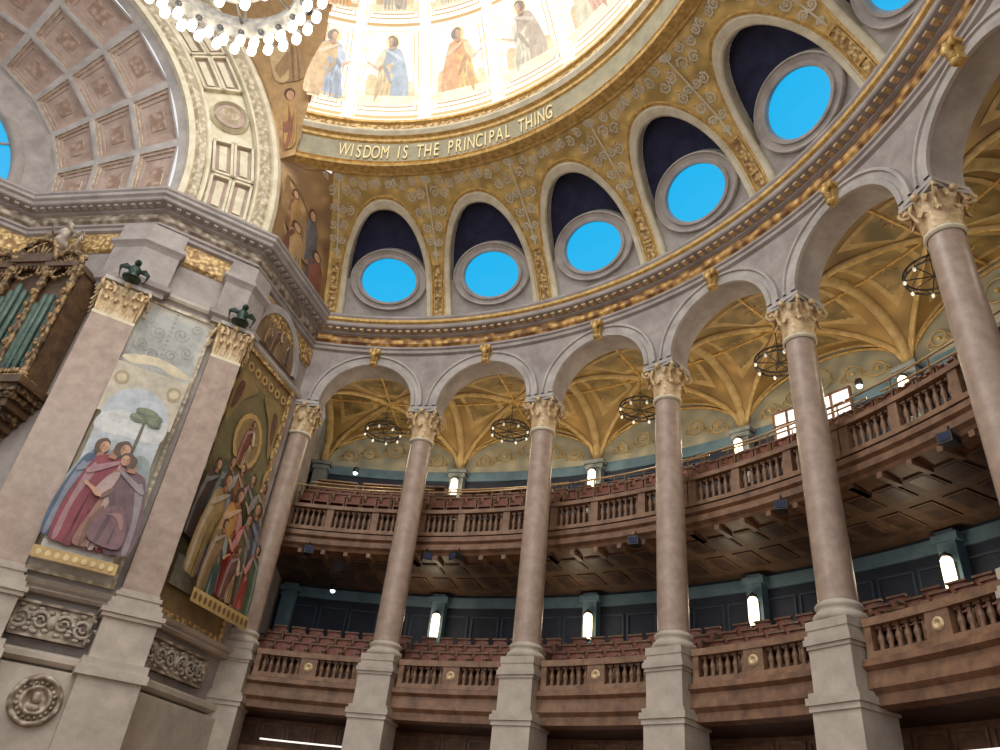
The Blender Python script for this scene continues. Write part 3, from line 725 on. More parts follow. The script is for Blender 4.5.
for i in range(8):
    a=ang(i); mx=Matrix.Translation(pol(RB-.22,a,0))@Matrix.Rotation(fr(a),4,'Z')
    mb.box((0,0,12.8),(.55,.42,5.0),0,mx); mb.box((0,0,15.2),(.8,.62,.14),0,mx); mb.box((0,0,15.0),(.68,.54,.16),0,mx)
    mb.box((0,0,7.3),(.5,.42,5.6),1,mx); mb.box((0,0,9.9),(.7,.54,.2),1,mx)
struct('trim_62',mb,['pil','teal'],'grey blue pilaster strips on the gallery wall','trim')
mb=MB()
for b in range(NB):
    for q in range(5):
        a=ang(b)-DA*(q+.5)/5
        mx=Matrix.Translation(pol(RB-.03,a,0))@Matrix.Rotation(fr(a),4,'Z')
        for z0,z1 in((6.5,9.4),(12.6,14.6)):
            for x in(-.5,.5): mb.box((x,0,(z0+z1)/2),(.06,.05,z1-z0),0,mx)
            for z in(z0,z1): mb.box((0,0,z),(1.0,.05,.06),0,mx)
struct('trim_63',mb,['teald'],'moulded wall panelling of the galleries','trim')
for k,(a,w) in enumerate([(38.9,.95),(34.6,1.3)]):
    mb=MB(); mx=Matrix.Translation(pol(RB-.18,a,14.8))@Matrix.Rotation(fr(a),4,'Z')
    mb.box((0,.02,0),(w,.03,1.5),0,mx)
    for x in(-w/2,0,w/2): mb.box((x,-.02,0),(.07,.1,1.56),1,mx)
    for z in(-.75,-.25,.25,.75): mb.box((0,-.02,z),(w,.08,.055),1,mx)
    struct('window_%d'%(12+k),mb,['winw','wood'],'small bright paned window','window')
# floors / galleries
mb=MB()
def rsec(pr,mat,a0=-24,a1=92,n=100): ringsw(mb,pr,a0,a1,mat,n)
rsec([(17.28,10.9),(17.12,10.88),(17.1,10.72),(17.2,10.66),(17.14,10.6),(17.14,10.44),(17.25,10.36),(17.3,10.28),(17.9,10.22)],0)
rsec([(17.9,10.22),(RB,10.22)],2)
for b in range(NB):
    for q in range(6):
        a_=ang(b)-DA*(q+.5)/6
        for r_,l_ in((18.35,.95),(19.85,1.2)):
            mx=Matrix.Translation(pol(r_,a_,10.2))@Matrix.Rotation(fr(a_),4,'Z')
            mb.box((0,0,-.005),(.56*r_/18.3,l_,.03),2,mx); mb.box((0,0,-.01),(.44*r_/18.3,l_-.16,.04),1,mx)
    for q in range(7):
        a_=ang(b)-DA*q/6; mx=Matrix.Translation(pol(17.6,a_,10.2))@Matrix.Rotation(fr(a_),4,'Z'); mb.box((0,0,0),(.14,.7,.14),0,mx)
for k in range(4): rsec([(17.6+.7*k,10.95),(17.6+.7*k,11.35+.42*k),(18.3+.7*k,11.35+.42*k)],1)
struct('floor_balcony',mb,['wood','wood_shade','soff'],'curved wooden balcony with panelled underside','floor')
mb=MB()
rsec([(16.3,5.85),(15.95,5.83),(15.93,5.7),(16.05,5.62),(16.0,5.3),(16.1,5.2),(16.1,5.0),(16.4,4.96)],0)
rsec([(16.4,4.96),(RB,4.96)],1)
for k in range(5): rsec([(16.9+.7*k,5.9),(16.9+.7*k,6.3+.4*k),(17.6+.7*k,6.3+.4*k)],1)
struct('floor_gallery',mb,['wood','wood_shade'],'curved wooden lower gallery with stepped floor','floor')
mb=MB()
def cyl(r,z0,z1,mat): ringsw(mb,[(r,z0),(r,z1)],-24,92,mat,100)
cyl(17.9,0,4.96,0); ringsw(mb,[(17.3,3.9),(17.2,3.9),(17.2,4.1),(17.3,4.15)],-24,92,1,100); ringsw(mb,[(17.3,0),(17.3,3.6)],-24,92,1,100)
for b in range(NB):
    for q in range(6):
        a_=ang(b)-DA*(q+.5)/6; mx=Matrix.Translation(pol(17.88,a_,4.4))@Matrix.Rotation(fr(a_),4,'Z')
        for x in(-.34,.34): mb.box((x,0,0),(.06,.06,.9),1,mx)
        for z in(-.42,.42): mb.box((0,0,z),(.68,.06,.06),1,mx)
struct('wall_stalls',mb,['wood','bal'],'panelled wooden wall beneath the gallery','wall')
mb=MB(); mb.add([(-45,-30,0),(40,-30,0),(40,45,0),(-45,45,0)],[(0,1,2,3)],0)
struct('floor',mb,['wood'],'wooden hall floor','floor')
# ------------------------------------------------------------ balustrades
def loc(r,dl,rr,z):
    t=dl/r; return Vector((rr*sin(t),rr*cos(t)-r,z))
def curvebar(mb,r,u0,u1,w,z0,z1,mat=0,n=12):
    def f(u,v):
        k=int(v*4+1e-6)%4; ww=[(-w/2,z0),(w/2,z0),(w/2,z1),(-w/2,z1)][k]; return loc(r,u0+(u1-u0)*u,r+ww[0],ww[1])
    mb.grid(f,n,4,mat,False)
    for u in(u0,u1): mb.add([loc(r,u,r-w/2,z0),loc(r,u,r+w/2,z0),loc(r,u,r+w/2,z1),loc(r,u,r-w/2,z1)],[(0,1,2,3)],mat)
def baluster(h):
    mb=MB(); mb.box((0,0,.03),(.14,.14,.06)); mb.box((0,0,h-.03),(.14,.14,.06))
    mb.lathe([(.05,.06),(.06,.1),(.045,.14),(.07,.22*h/.5),(.075,.27*h/.5),(.055,.34*h/.5),(.035,.4*h/.5),(.05,.43*h/.5),(.05,h-.06)],8)
    return mb.mesh('baluster',['bal'])
blow=baluster(.52); bup=baluster(.66)
rl=16.2; z0=5.85; E=1.66
def cb(name,args,mats=['bal']):
    mb=MB(); curvebar(mb,*args); return mb.mesh(name,mats)
m_bot=cb('bottom_rail',(rl,-E,E,.34,0,.12)); m_top=cb('top_rail',(rl,-E,E,.36,.62,.78))
m_pan=cb('panel',(rl,-.26,.26,.3,.1,.64,0,3)); m_e1=cb('end_post',(rl,-E,-E+.16,.3,.1,.64,0,2)); m_e2=cb('end_post',(rl,E-.16,E,.3,.1,.64,0,2))
mb=MB(); mb.lathe([(0,.0),(.05,0),(.06,.02),(.1,.03),(.11,0),(.13,0)],16,0,Matrix.Translation((0,-.16,.37))@Matrix.Rotation(pi/2,4,'X')); m_boss=mb.mesh('gilt_boss',['capg'])
for b in range(6):
    a=ang(b)-DA/2
    parts=[('bottom_rail',m_bot),('top_rail',m_top),('panel',m_pan),('end_post',m_e1),('end_post',m_e2),('gilt_boss',m_boss)]
    for sx in(-1,1):
        for k in range(6): parts.append(('baluster',blow,tuple(loc(rl,sx*(.37+.205*k),rl,.1))))
    thing('balustrade','brown marble balustrade section with gilt boss between column pedestals','balustrade',pol(rl,a,z0),fr(a),parts,'lower gallery balustrades')
ru=17.28; z0=10.92; hb=ru*rad(DA)/2-.01
u_bot=cb('bottom_rail',(ru,-hb,hb,.36,0,.12)); u_top=cb('top_rail',(ru,-hb,hb,.4,.80,.93))
u_piers=[cb('pier',(ru,u-.12,u+.12,.32,.12,.8,0,2)) for u in(-hb+.13,-.82,.82,hb-.13)]
for b in range(6):
    a=ang(b)-DA/2
    parts=[('bottom_rail',u_bot),('top_rail',u_top)]+[('pier',m_) for m_ in u_piers]
    us=[-.6+.2*k for k in range(7)]+[s*(1.04+.2*k) for s in(-1,1) for k in range(6)]
    for u in us: parts.append(('baluster',bup,tuple(loc(ru,u,ru,.12))))
    thing('balustrade','curved brown marble balustrade section along the balcony front','balustrade',pol(ru,a,z0),fr(a),parts,'upper balcony balustrades')
# seats
mb=MB()
def st(u,v):
    x=-.23+.46*u; z=.42+.5*v; return (x,.22+.05*(v)-.04*sin(pi*u),z)
mb.grid(st,6,4,0); mb.grid(lambda u,v:(-.23+.46*u,.27+.05*v-.02*sin(pi*u),.42+.5*v+.0),6,4,1)
mb.box((0,0,.42),(.46,.44,.08),0); mb.box((0,.24,.93),(.48,.1,.05),1)
for sx in(-1,1): mb.box((sx*.25,.02,.35),(.04,.44,.6),1); mb.box((sx*.25,-.05,.66),(.06,.36,.04),1)
seatm=mb.mesh('theatre_seat',['seat','wood'])
for lev,(nr,r0,zz,dz,dr) in enumerate([(3,17.3,6.3,.4,.7),(2,17.95,11.85,.45,.7)]):
    for k in range(nr):
        r=r0+dr*k; n=8
        for b in range(6):
            for q in range(n):
                a=ang(b)-DA*(q+.7)/(n+.4)
                single('theatre_seat',seatm,'red upholstered tip-up seat in a wooden frame' ,'seat',pol(r,a,zz+dz*k),fr(a),'lower gallery seats' if lev==0 else 'upper balcony seats')
# wooden desks on the back tier of the balcony
mb=MB(); mb.box((0,0,.45),(1.5,.08,.9)); mb.box((0,-.12,.92),(1.56,.42,.06))
for x in(-.5,0,.5): mb.box((x,-.05,.45),(.4,.04,.6),1)
for sx in(-1,1): mb.box((sx*.76,-.05,.47),(.06,.4,.94))
dm=mb.mesh('wooden_desk',['bal','wood'])
for b,q in ((0,.22),(0,.56),(0,.88),(1,.3),(1,.66)):
    a=ang(b)-DA*q; single('wooden_desk',dm,'brown panelled wooden desk on the upper balcony tier','desk',pol(19.35,a,12.75 if b==0 else 12.6),fr(a),'balcony desks')
for k,(r,z) in enumerate([(17.6,12.75),(18.95,13.5)]):
    for b in range(6):
        mb=MB(); mb.tube([loc(r,u*.4,r,0) for u in range(-6,7)],.03,5)
        for u in(-2.2,-1.1,0,1.1,2.2): mb.tube([loc(r,u,r,0),loc(r,u,r,-.9)],.022,5)
        a=ang(b)-DA/2
        single('handrail',mb.mesh('handrail',['brass']),'slim brass handrail between the balcony seat rows','rail',pol(r,a,z),fr(a),'balcony handrails')
# ------------------------------------------------------------ lamps
mb=MB(); mb.lathe([(0,-.5),(.13,-.5),(.17,-.42),(.18,0),(.17,.42),(.12,.5),(0,.5)],14); shm=mb.mesh('lamp_shade',['lamp'])
mb=MB(); mb.lathe([(0,.5),(.19,.5),(.17,.56),(.08,.62),(0,.7)],12); mb.lathe([(0,-.6),(.08,-.56),(.14,-.5),(0,-.49)],12); mb.box((0,.2,.3),(.06,.35,.06)); mb.box((0,.35,.1),(.14,.04,.7)); brm=mb.mesh('bracket',['iron'])
for i in range(1,5):
    a=ang(i)
    for z,s in((14.3,.8),(8.85,.85)):
        e=thing('wall_lamp','glowing white cylindrical wall lamp on an iron bracket','lamp',pol(RB-.43-.37*s,a-(.25 if z<12 else .1),z),fr(a),[('lamp_shade',shm),('bracket',brm)],'gallery wall lamps'); e.scale=(s,s,s)
        L=bpy.data.lights.new('wl','POINT'); L.energy=75 if z>12 else 40; L.color=(1,.8,.55); L.shadow_soft_size=.2
        o=bpy.data.objects.new('lamp_light',L); col.objects.link(o); o.location=pol(RB-1.4,a,z)
mb=MB()
for rr,z in((.72,0),(.72,.16)): mb.tube([(rr*cos(t*pi/16),rr*sin(t*pi/16),z) for t in range(33)],.03,5)
for k in range(16):
    t=k*pi/8; mb.tube([(.72*cos(t),.72*sin(t),0),(.75*cos(t+.1),.75*sin(t+.1),.08),(.72*cos(t+.2),.72*sin(t+.2),.16)],.016,4)
for k in range(4): t=k*pi/4; mb.tube([(-.72*cos(t),-.72*sin(t),.02),(.72*cos(t),.72*sin(t),.02)],.02,4)
rgm=mb.mesh('ring',['iron'])
mb=MB(); mb.tube([(0,0,0),(0,0,1.5)],.012,5)
for k in range(4): t=k*pi/2; mb.tube([(.72*cos(t),.72*sin(t),.14),(0,0,.8)],.008,4)
chm=mb.mesh('chain',['iron'])
mb=MB(); mb.lathe([(0,-.1),(.035,-.08),(.05,-.02),(.03,.04),(0,.05)],8); bbm=mb.mesh('bulb',['dimbulb'])
for b in range(6):
    a=ang(b)-DA/2
    parts=[('ring',rgm),('chain',chm)]
    for k in range(8): t=k*pi/4; parts.append(('bulb',bbm,(.72*cos(t),.72*sin(t),-.03)))
    thing('ring_chandelier','black iron ring chandelier with small bulbs hanging from the gilded vault','chandelier',pol(18.7,a,15.72),fr(a),parts,'gallery ring chandeliers')
    L=bpy.data.lights.new('vl','POINT'); L.energy=85; L.color=(1,.88,.68); L.shadow_soft_size=.5
    o=bpy.data.objects.new('vault_fill_light',L); col.objects.link(o); o.location=pol(18.4,a,14.9)  # added fill light that brightens the gilded vault from below
mb=MB(); mb.box((0,0,0),(.34,.4,.26)); mb.box((0,-.24,0),(.4,.1,.32)); sb=mb.mesh('housing',['iron'])
mb=MB(); mb.box((0,-.295,0),(.3,.02,.22)); sl=mb.mesh('lens',['navy'])
mb=MB(); mb.tube([(0,.05,.1),(0,.05,.45)],.03,6); mb.tube([(-.2,.05,.0),(-.2,.05,.24),(.2,.05,.24),(.2,.05,.0)],.02,5); sy=mb.mesh('yoke',['iron'])
for a,tw in((87,.3),(73.2,.6),(69.5,-.4),(49,.2),(33.5,.5),(18,.2)):
    e=thing('spotlight','black theatre spotlight clamped under the balcony front','spotlight',pol(17.0,a,10.1),fr(a)+tw,[('housing',sb),('lens',sl),('yoke',sy)],'balcony spotlights'); e.scale=(.8,.8,.8)
mb=MB(); mb.lathe([(0,-.1),(.09,-.1),(.12,0),(.1,.12),(.0,.14)],12); s2=mb.mesh('housing',['iron']); mb=MB(); mb.ball((0,0,-.1),.09); s3=mb.mesh('bulb',['spot'])
for r,a,z in((19.9,86.2,14.6),(20.2,86.0,9.9),(20.4,31.0,15.1),(20.4,12.5,15.1)):
    thing('small_spotlight','small cool white spotlight glowing on the gallery wall','spotlight',pol(r,a,z),fr(a),[('housing',s2),('bulb',s3)],'small gallery spotlights')
for b in range(6):
    mb=MB(); mb.tube([loc(17.1,u*.26,17.1,0) for u in range(-5,6)],.025,6); a=ang(b)-DA/2
    single('strip_light',mb.mesh('strip_light',['tube']),'slim glowing strip light under the gallery','lamp',pol(17.1,a,4.3),fr(a),'strip lights under the gallery')
# ------------------------------------------------------------ main chandelier
RC=1.72
mb=MB()
mb.lathe([(RC-.22,0),(RC,-.04),(RC+.05,0),(RC+.05,.3),(RC,.34),(RC-.22,.3),(RC-.22,0)],48,0,sm=False)
for k in range(24):
    t=k*pi/12; mb.ball(((RC-.11)*cos(t),(RC-.11)*sin(t),-.03),(.07,.07,.05),1,8); mb.ball(((RC+.05)*cos(t+.13),(RC+.05)*sin(t+.13),.15),(.09,.09,.1),1,8)
for rr in(RC-.75,):
    mb.lathe([(rr-.08,.05),(rr+.08,.05),(rr+.08,.2),(rr-.08,.2),(rr-.08,.05)],36,0,sm=False)
for k in range(8):
    t=k*pi/4; mb.tube([(.2*cos(t),.2*sin(t),.1),(RC*cos(t),RC*sin(t),.1)],.03,5)
    mb.tube([(RC*cos(t),RC*sin(t),.2),(.9*cos(t),.9*sin(t),.9),(.15*cos(t),.15*sin(t),2.4)],.025,5)
M['chm']=stone('gilt_iron',srgb(80,78,74),srgb(136,130,118),5,metal=.2,rough=.4)
rg=mb.mesh('ring',['chm','iron'])
mb=MB(); mb.lathe([(0,-.3),(.1,-.25),(.22,0),(.25,.3),(.12,.6),(.18,1.5),(.1,2.4),(.05,2.6),(0,2.7)],16); hub=mb.mesh('hub',['chm'])
mb=MB(); mb.tube([(0,0,2.6),(0,0,15.8)],.04,6); chn=mb.mesh('chain',['iron'])
mb=MB(); mb.tube([(0,0,.15),(.0,.12,.05),(0,.22,-.0),(0,.24,.1)],.02,5); mb.lathe([(0,.06),(.08,.05),(.09,0),(0,-.01)],10,0,Matrix.Translation((0,.2,0))); arm=mb.mesh('arm',['chm'])
mb=MB(); mb.lathe([(.03,0),(.075,-.02),(.09,-.1),(.085,-.2),(.04,-.24),(0,-.25)],12); cup=mb.mesh('lamp_shade',['bulb'])
parts=[('ring',rg),('hub',hub),('chain',chn)]
for k in range(34):
    t=2*pi*k/34; parts.append(('arm',arm,((RC)*cos(t),(RC)*sin(t),0),(0,0,t-pi/2))); parts.append(('lamp_shade',cup,((RC+.22)*cos(t),(RC+.22)*sin(t),-.0)))
for k in range(34):
    t=2*pi*(k+.5)/34; parts.append(('lamp_shade',cup,((RC-.02)*cos(t),(RC-.02)*sin(t),-.12 if k%2 else -.05)))
for k in range(12):
    t=2*pi*(k+.5)/12; parts.append(('lamp_shade',cup,((RC-.75)*cos(t),(RC-.75)*sin(t),.02)))
thing('chandelier','large ring chandelier with many glowing white glass lamps','chandelier',(-6.05,7.8,15.35),0,parts)
# ------------------------------------------------------------ murals
def wallframe(p,t):
    X=-t; n=Vector((-t.y,t.x))
    return lambda x,y,d:(p.x+X.x*x+n.x*d,p.y+X.y*x+n.y*d,15-(15-y)*1.05)
def pic_frame(mp,x0,x1,y0,y1,w,dp,arch=False):
    mb=MB()
    def bar(a,b,c,d):
        vs=[mp(x,y,dd) for dd in(0,dp) for x,y in((a,c),(b,c),(b,d),(a,d))]
        mb.add(vs,[(4,5,6,7),(0,1,5,4),(1,2,6,5),(2,3,7,6),(3,0,4,7)],0)
    bar(x0-w,x0,y0-w,y1+(0 if arch else w)); bar(x1,x1+w,y0-w,y1+(0 if arch else w)); bar(x0,x1,y0-w,y0)
    if not arch: bar(x0,x1,y1,y1+w)
    else:
        r=(x1-x0)/2; xc=(x0+x1)/2
        pr=[(r,0),(r,dp),(r+w,dp),(r+w,0)]
        mb.grid(lambda u,v:mp(xc-pr[int(v*3+1e-6)][0]*cos(pi*u),y1+pr[int(v*3+1e-6)][0]*sin(pi*u),pr[int(v*3+1e-6)][1]),24,3,0,False)
    return mb
mid=(P1+P2)/2
base=PA+D*((mid-PA).dot(D)+.08)
mp=wallframe(base,D)
P=Paint(lambda x,y,d:mp(x,y,.06+d),.003,.1,(.5,.47,.42)); W=1.0
P.rect(-W,7.1,W,14.9,srgb(196,190,176))
P.rect(-.95,12.75,.95,14.7,srgb(190,190,182)); P.rect(-.85,12.95,.85,14.6,srgb(178,180,174))
for sx in(-1,1):
    for (x0_,y0_,rr_,sg) in((.25,13.3,.2,1),(.62,13.5,.2,-1),(.3,13.95,.22,-1),(.66,14.2,.18,1)):
        for q in range(26):
            th=q/25*3*pi*sg; r_=rr_*(1-.8*q/25); P.ell(sx*(x0_+r_*cos(th)),y0_+r_*sin(th),.028,.028,srgb(146,146,134),6)
for k in range(10): P.ell(0,13.1+.15*k,.05,.06,srgb(150,148,134),8)
P.poly([(-.9,12.7),(0,12.95),(.9,12.7),(.6,12.55),(0,12.7),(-.6,12.55)],srgb(214,200,166))
P.rect(-.95,11.0,.95,12.5,srgb(194,184,162))
for sx in(-1,1): P.ell(sx*.7,12.05,.2,.22,srgb(170,152,120)); P.ell(sx*.7,12.05,.12,.13,srgb(206,190,156))
pts=[(-.82,7.4),(.82,7.4)]+[(.82*cos(pi*k/16),11.1+.82*sin(pi*k/16)) for k in range(17)]
P.poly(pts,srgb(184,192,196),False)
P.poly([(-.8,10.9),(-.3,11.2),(.3,11.0),(.8,11.2),(.8,10.6),(0,10.5),(-.8,10.5)],srgb(206,208,204))
P.poly([(-.82,9.6),(-.4,10.1),(.1,9.85),(.5,10.15),(.82,9.9),(.82,8.8),(-.82,8.8)],srgb(150,162,162)); P.poly([(-.82,9.3),(-.3,9.6),(.3,9.4),(.82,9.6),(.82,8.8),(-.82,8.8)],srgb(136,140,122))
P.rect(-.82,7.4,.82,8.9,srgb(160,146,122)); P.rect(-.82,7.4,.82,7.85,srgb(196,192,182)); P.rect(-.82,8.1,.82,8.2,srgb(180,170,156)); P.rect(-.82,7.6,.82,7.64,srgb(150,146,138))
P.poly([(.22,10.0),(.29,10.0),(.3,11.0),(.24,11.0)],srgb(94,82,66))
for (x,y,rx,ry) in((.1,11.1,.24,.12),(.4,11.2,.28,.14),(.25,11.3,.3,.12),(.5,11.05,.18,.1)): P.ell(x,y,rx,ry,srgb(104,114,90)); P.ell(x-.03,y+.03,rx*.7,ry*.6,srgb(126,134,106))
P.figure(-.42,7.7,2.6,srgb(74,98,122),srgb(58,80,108),1,fat=1.0)
P.figure(-.12,7.6,2.75,srgb(158,52,68),srgb(134,40,58),1,bow=1,fat=1.1)
P.figure(.42,7.6,2.45,srgb(150,104,88),srgb(104,74,84),-1,bow=1,fat=1.3)
P.poly([(.1,7.75),(.8,7.7),(.78,8.3),(.5,8.7),(.15,8.5),(.0,8.1)],srgb(120,84,90)); P.poly([(.2,7.8),(.3,7.8),(.38,8.4),(.3,8.5)],srgb(88,60,70)); P.poly([(.5,7.8),(.57,7.8),(.55,8.3)],srgb(88,60,70)); P.poly([(.3,8.45),(.6,8.5),(.72,8.2),(.66,8.15),(.5,8.38)],srgb(158,116,110))
P.rect(-.95,7.1,.95,7.36,srgb(196,162,96)); 
for i in range(9): P.ell(-.8+.2*i,7.23,.06,.07,srgb(226,204,150))
fm=pic_frame(mp,-.84,.84,7.38,11.1,.1,.1,arch=True).mesh('frame',['cream']); fo=pic_frame(mp,-1.0,1.0,7.1,14.9,.1,.12).mesh('border',['creamc'])
thing('mural','arched wall painting of red and blue robed figures before a landscape','painting',(0,0,0),0,[('painted_panel',P.mb.mesh('painted_panel',['fig'])),('frame',fm),('border',fo)])
E0=round_pts[-1]; tA=(PA-E0).normalized(); LA=(PA-E0).length; base=E0+tA*(LA*.5)
mp=wallframe(base,tA)
P=Paint(lambda x,y,d:mp(x,y,.06+d)); W=1.55
P.rect(-W,7.0,W,15.0,srgb(146,120,78)); 
for k in range(7):
    P.ell(-1.26+.42*k,14.6,.16,.16,srgb(196,166,100)); P.ell(-1.26+.42*k,14.6,.08,.08,srgb(120,70,50))
P.rect(-1.35,7.6,1.35,14.2,srgb(122,110,74))
for sx in(-1,1):
    for k in range(7): P.ell(sx*1.45,8.2+.9*k,.07,.2,srgb(200,170,110))
    P.poly([(sx*1.3,12.4),(sx*.8,13.4),(sx*.3,13.9),(sx*.3,14.15),(sx*1.3,14.15)],srgb(150,126,76)); P.poly([(sx*1.25,12.9),(sx*1.0,13.2),(sx*.9,13.9),(sx*1.2,13.8)],srgb(104,70,50))
P.poly([(-1.3,10.5),(-.6,11.5),(0,11),(.7,11.6),(1.3,11),(1.3,9),(-1.3,9)],srgb(100,100,70)); P.rect(-1.35,7.6,1.35,8.4,srgb(160,150,128))
for k in range(5): P.rect(-1.35+.54*k,7.6,-1.33+.54*k,8.4,srgb(120,110,90))
P.ell(0,12.4,.75,.9,srgb(196,160,96)); P.ell(0,12.4,.6,.74,srgb(150,122,78)); P.figure(0,11.6,1.5,srgb(206,178,130),srgb(136,76,56),1)
for i,(x,y,h,c1,c2,f) in enumerate([(-1.1,8.9,2.4,(120,96,60),(90,70,60),1),(-.6,9.3,2.3,(150,120,80),(80,90,80),1),(-.1,9.5,2.1,(110,110,90),(150,100,60),-1),(.45,9.3,2.2,(140,70,50),(90,90,60),-1),(1.0,9.1,2.4,(100,90,70),(150,130,90),-1),
   (.95,7.9,2.9,(90,112,74),(80,88,104),-1),(-.95,7.9,3.0,(84,92,112),(160,132,84),1),(-.3,7.8,2.9,(176,78,52),(196,144,80),1),(.4,7.7,2.5,(190,70,56),(110,98,66),-1),(-.7,7.6,2.0,(82,106,94),(150,120,80),1),(1.05,7.6,1.9,(186,80,62),(90,106,74),-1),(.05,7.6,1.5,(190,150,110),(120,80,70),1)]):
    P.figure(x,y,h,srgb(*c1),srgb(*c2),f)
P.rect(-1.4,7.15,1.4,7.5,srgb(196,168,104))
for i in range(12): P.ell(-1.25+.228*i,7.32,.07,.1,srgb(130,90,60))
fo=pic_frame(mp,-1.55,1.55,7.0,15.0,.14,.14).mesh('border',['goldf'])
thing('mural','tall gold ground wall painting crowded with red and green robed figures','painting',(0,0,0),0,[('painted_panel',P.mb.mesh('painted_panel',['fig'])),('border',fo)])
P=Paint(lambda x,y,d:mp(x,y,.06+d)); pts=[(1.3*cos(pi*k/20),15.6+1.5*sin(pi*k/20)) for k in range(21)]
P.poly(pts,srgb(140,112,82),False); P.figure(0,15.65,1.2,srgb(180,150,104),srgb(124,86,64)); P.figure(-.6,15.65,.8,srgb(124,96,76),srgb(160,124,84)); P.figure(.6,15.65,.8,srgb(150,122,90),srgb(104,76,62),-1)
mb=MB(); pr=[(1.3,0),(1.3,.14),(1.55,.14),(1.55,0)]
mb.grid(lambda u,v:mp(-pr[int(v*3+1e-6)][0]*cos(pi*u),15.6+pr[int(v*3+1e-6)][0]*sin(pi*u)*1.12,pr[int(v*3+1e-6)][1]),24,3,0,False)
thing('lunette_painting','brown toned arched lunette painting in a stone moulding','painting',(0,0,0),0,[('painted_panel',P.mb.mesh('painted_panel',['fig'])),('frame',mb.mesh('frame',['stonel']))])
# ------------------------------------------------------------ reliefs
def relief(w,h):
    mb=MB()
    mb.box((0,-.04,0),(w,.08,h),0)
    for a,b,c,d in((-w/2,w/2,h/2-.06,h/2),(-w/2,w/2,-h/2,-h/2+.06),(-w/2,-w/2+.06,-h/2,h/2),(w/2-.06,w/2,-h/2,h/2)): mb.box(((a+b)/2,-.08,(c+d)/2),(b-a,.16,d-c),0)
    for sx in(-1,1):
        for cx,sz,sg in((.25,.22,1),(.68,.24,-1),(1.1,.2,1)):
            if cx*1.0+.25>w/2+.1: continue
            pts=[(sx*(cx+sz*(1-.8*q/20)*cos(sg*q/20*3.2*pi)),-.12,sz*(1-.8*q/20)*sin(sg*q/20*3.2*pi)) for q in range(21)]
            mb.tube(pts,.045,5,1,lambda t:1.2-.6*t)
            for q in range(7): a=q*pi/3.5; mb.ball((sx*cx+sz*1.2*cos(a),-.1,sz*1.2*sin(a)),(.09,.05,.05),1,6)
    mb.ball((0,-.12,0),(.12,.1,.14),1,8)
    return mb.mesh('carved_relief',['stonec','ped'])
rm=relief(1.7,.8)
bp=PA+D*((mid-PA).dot(D)+.0)-Nn*.12
single('carved_relief',rm,'carved stone relief panel with scrolling foliage','relief',(bp.x,bp.y,5.52),rzD,'foliage reliefs on the pier base',(1,1,1))
nA=Vector((-tA.y,tA.x)); bp2=E0+tA*LA*.5+nA*.02
rm2=relief(2.7,.8)
single('carved_relief',rm2,'long carved stone relief panel with scrolling foliage','relief',(bp2.x,bp2.y,5.52),math.atan2(tA.y,tA.x)+pi,'foliage reliefs on the pier base')
mb=MB(); mx=Matrix.Rotation(pi/2,4,'X')
mb.lathe([(0,.06),(.3,.06),(.34,.12),(.4,.12),(.44,.05),(.56,.05),(.6,.16),(.7,.16),(.74,0)],32,0,mx)
for k in range(20): a=k*pi/10; mb.ball((.5*cos(a),-.08,.5*sin(a)),(.06,.05,.06),0,6)
mb.ball((0,-.1,.05),(.14,.12,.18),0); mb.ball((0,-.08,-.18),(.2,.1,.1),0)
bp=PA+D*((mid-PA).dot(D)-.3)-Nn*.36
single('stone_medallion',mb.mesh('stone_medallion',['stonec']),'round carved stone medallion with a wreath border','relief',(bp.x,bp.y,3.84),rzD,None,(.75,.75,.75))
# ------------------------------------------------------------ organ
tJ=(PQ-PB).normalized(); LJ=(PQ-PB).length; nJ=Vector((-tJ.y,tJ.x)); ob=PB+tJ*LJ*.56+nJ*.05; rj=math.atan2(tJ.y,tJ.x)+pi
mb=MB(); w=3.3
mb.box((0,-.4,2.9),(w,.8,4.4),1)
mb.box((0,-.55,.95),(w+.3,1.1,.22),1); mb.box((0,-.52,1.08),(w+.2,1.05,.08),2); mb.box((0,-.5,.75),(w+.1,1.0,.2),0)
for k in range(9):
    ww=w*(.97-.085*k); mb.box((0,-.45+.03*k,.6-.22*k),(ww,.9-.07*k,.22),k%2)
    for q in range(int(ww/.35)): mb.ball((-ww/2+.2+.35*q,-.9+.065*k,.6-.22*k),(.12,.07,.09),2,6)
for x in(-1.6,-.62,.62,1.6):
    mb.lathe([(.12,1.1),(.15,1.2),(.1,1.3),(.08,2.2),(.12,2.3),(.08,2.4),(.09,4.2),(.14,4.3),(.1,4.4),(.11,4.6),(.16,4.7),(.19,4.9),(.13,5.0)],10,2,Matrix.Translation((x,-.92,0)))
    for k in range(6): mb.ball((x,-1.05,1.7+.45*k),(.09,.05,.12),2,6)
for x0,x1 in((-1.5,-.72),(-.5,.5),(.72,1.5)):
    n=7
    for k in range(n):
        x=x0+(x1-x0)*(k+.5)/n; h=.12+.35*abs(k-(n-1)/2)/((n-1)/2); mb.tube([(x,-.98,4.95),(x+.05,-1.0,4.95-h*.5),(x-.03,-1.0,4.95-h)],.05,5,2,lambda t:1.2-.8*t)
        mb.ball((x,-1.0,1.25),(.06,.04,.1),2,6)
    for q in range(9):
        t=q/8; mb.ball((x0+(x1-x0)*t,-1.02,4.55-.35*sin(pi*t)+.25),(.07,.05,.06),2,6)
case=mb.mesh('case',['case','caseb','caseg'])
mb=MB()
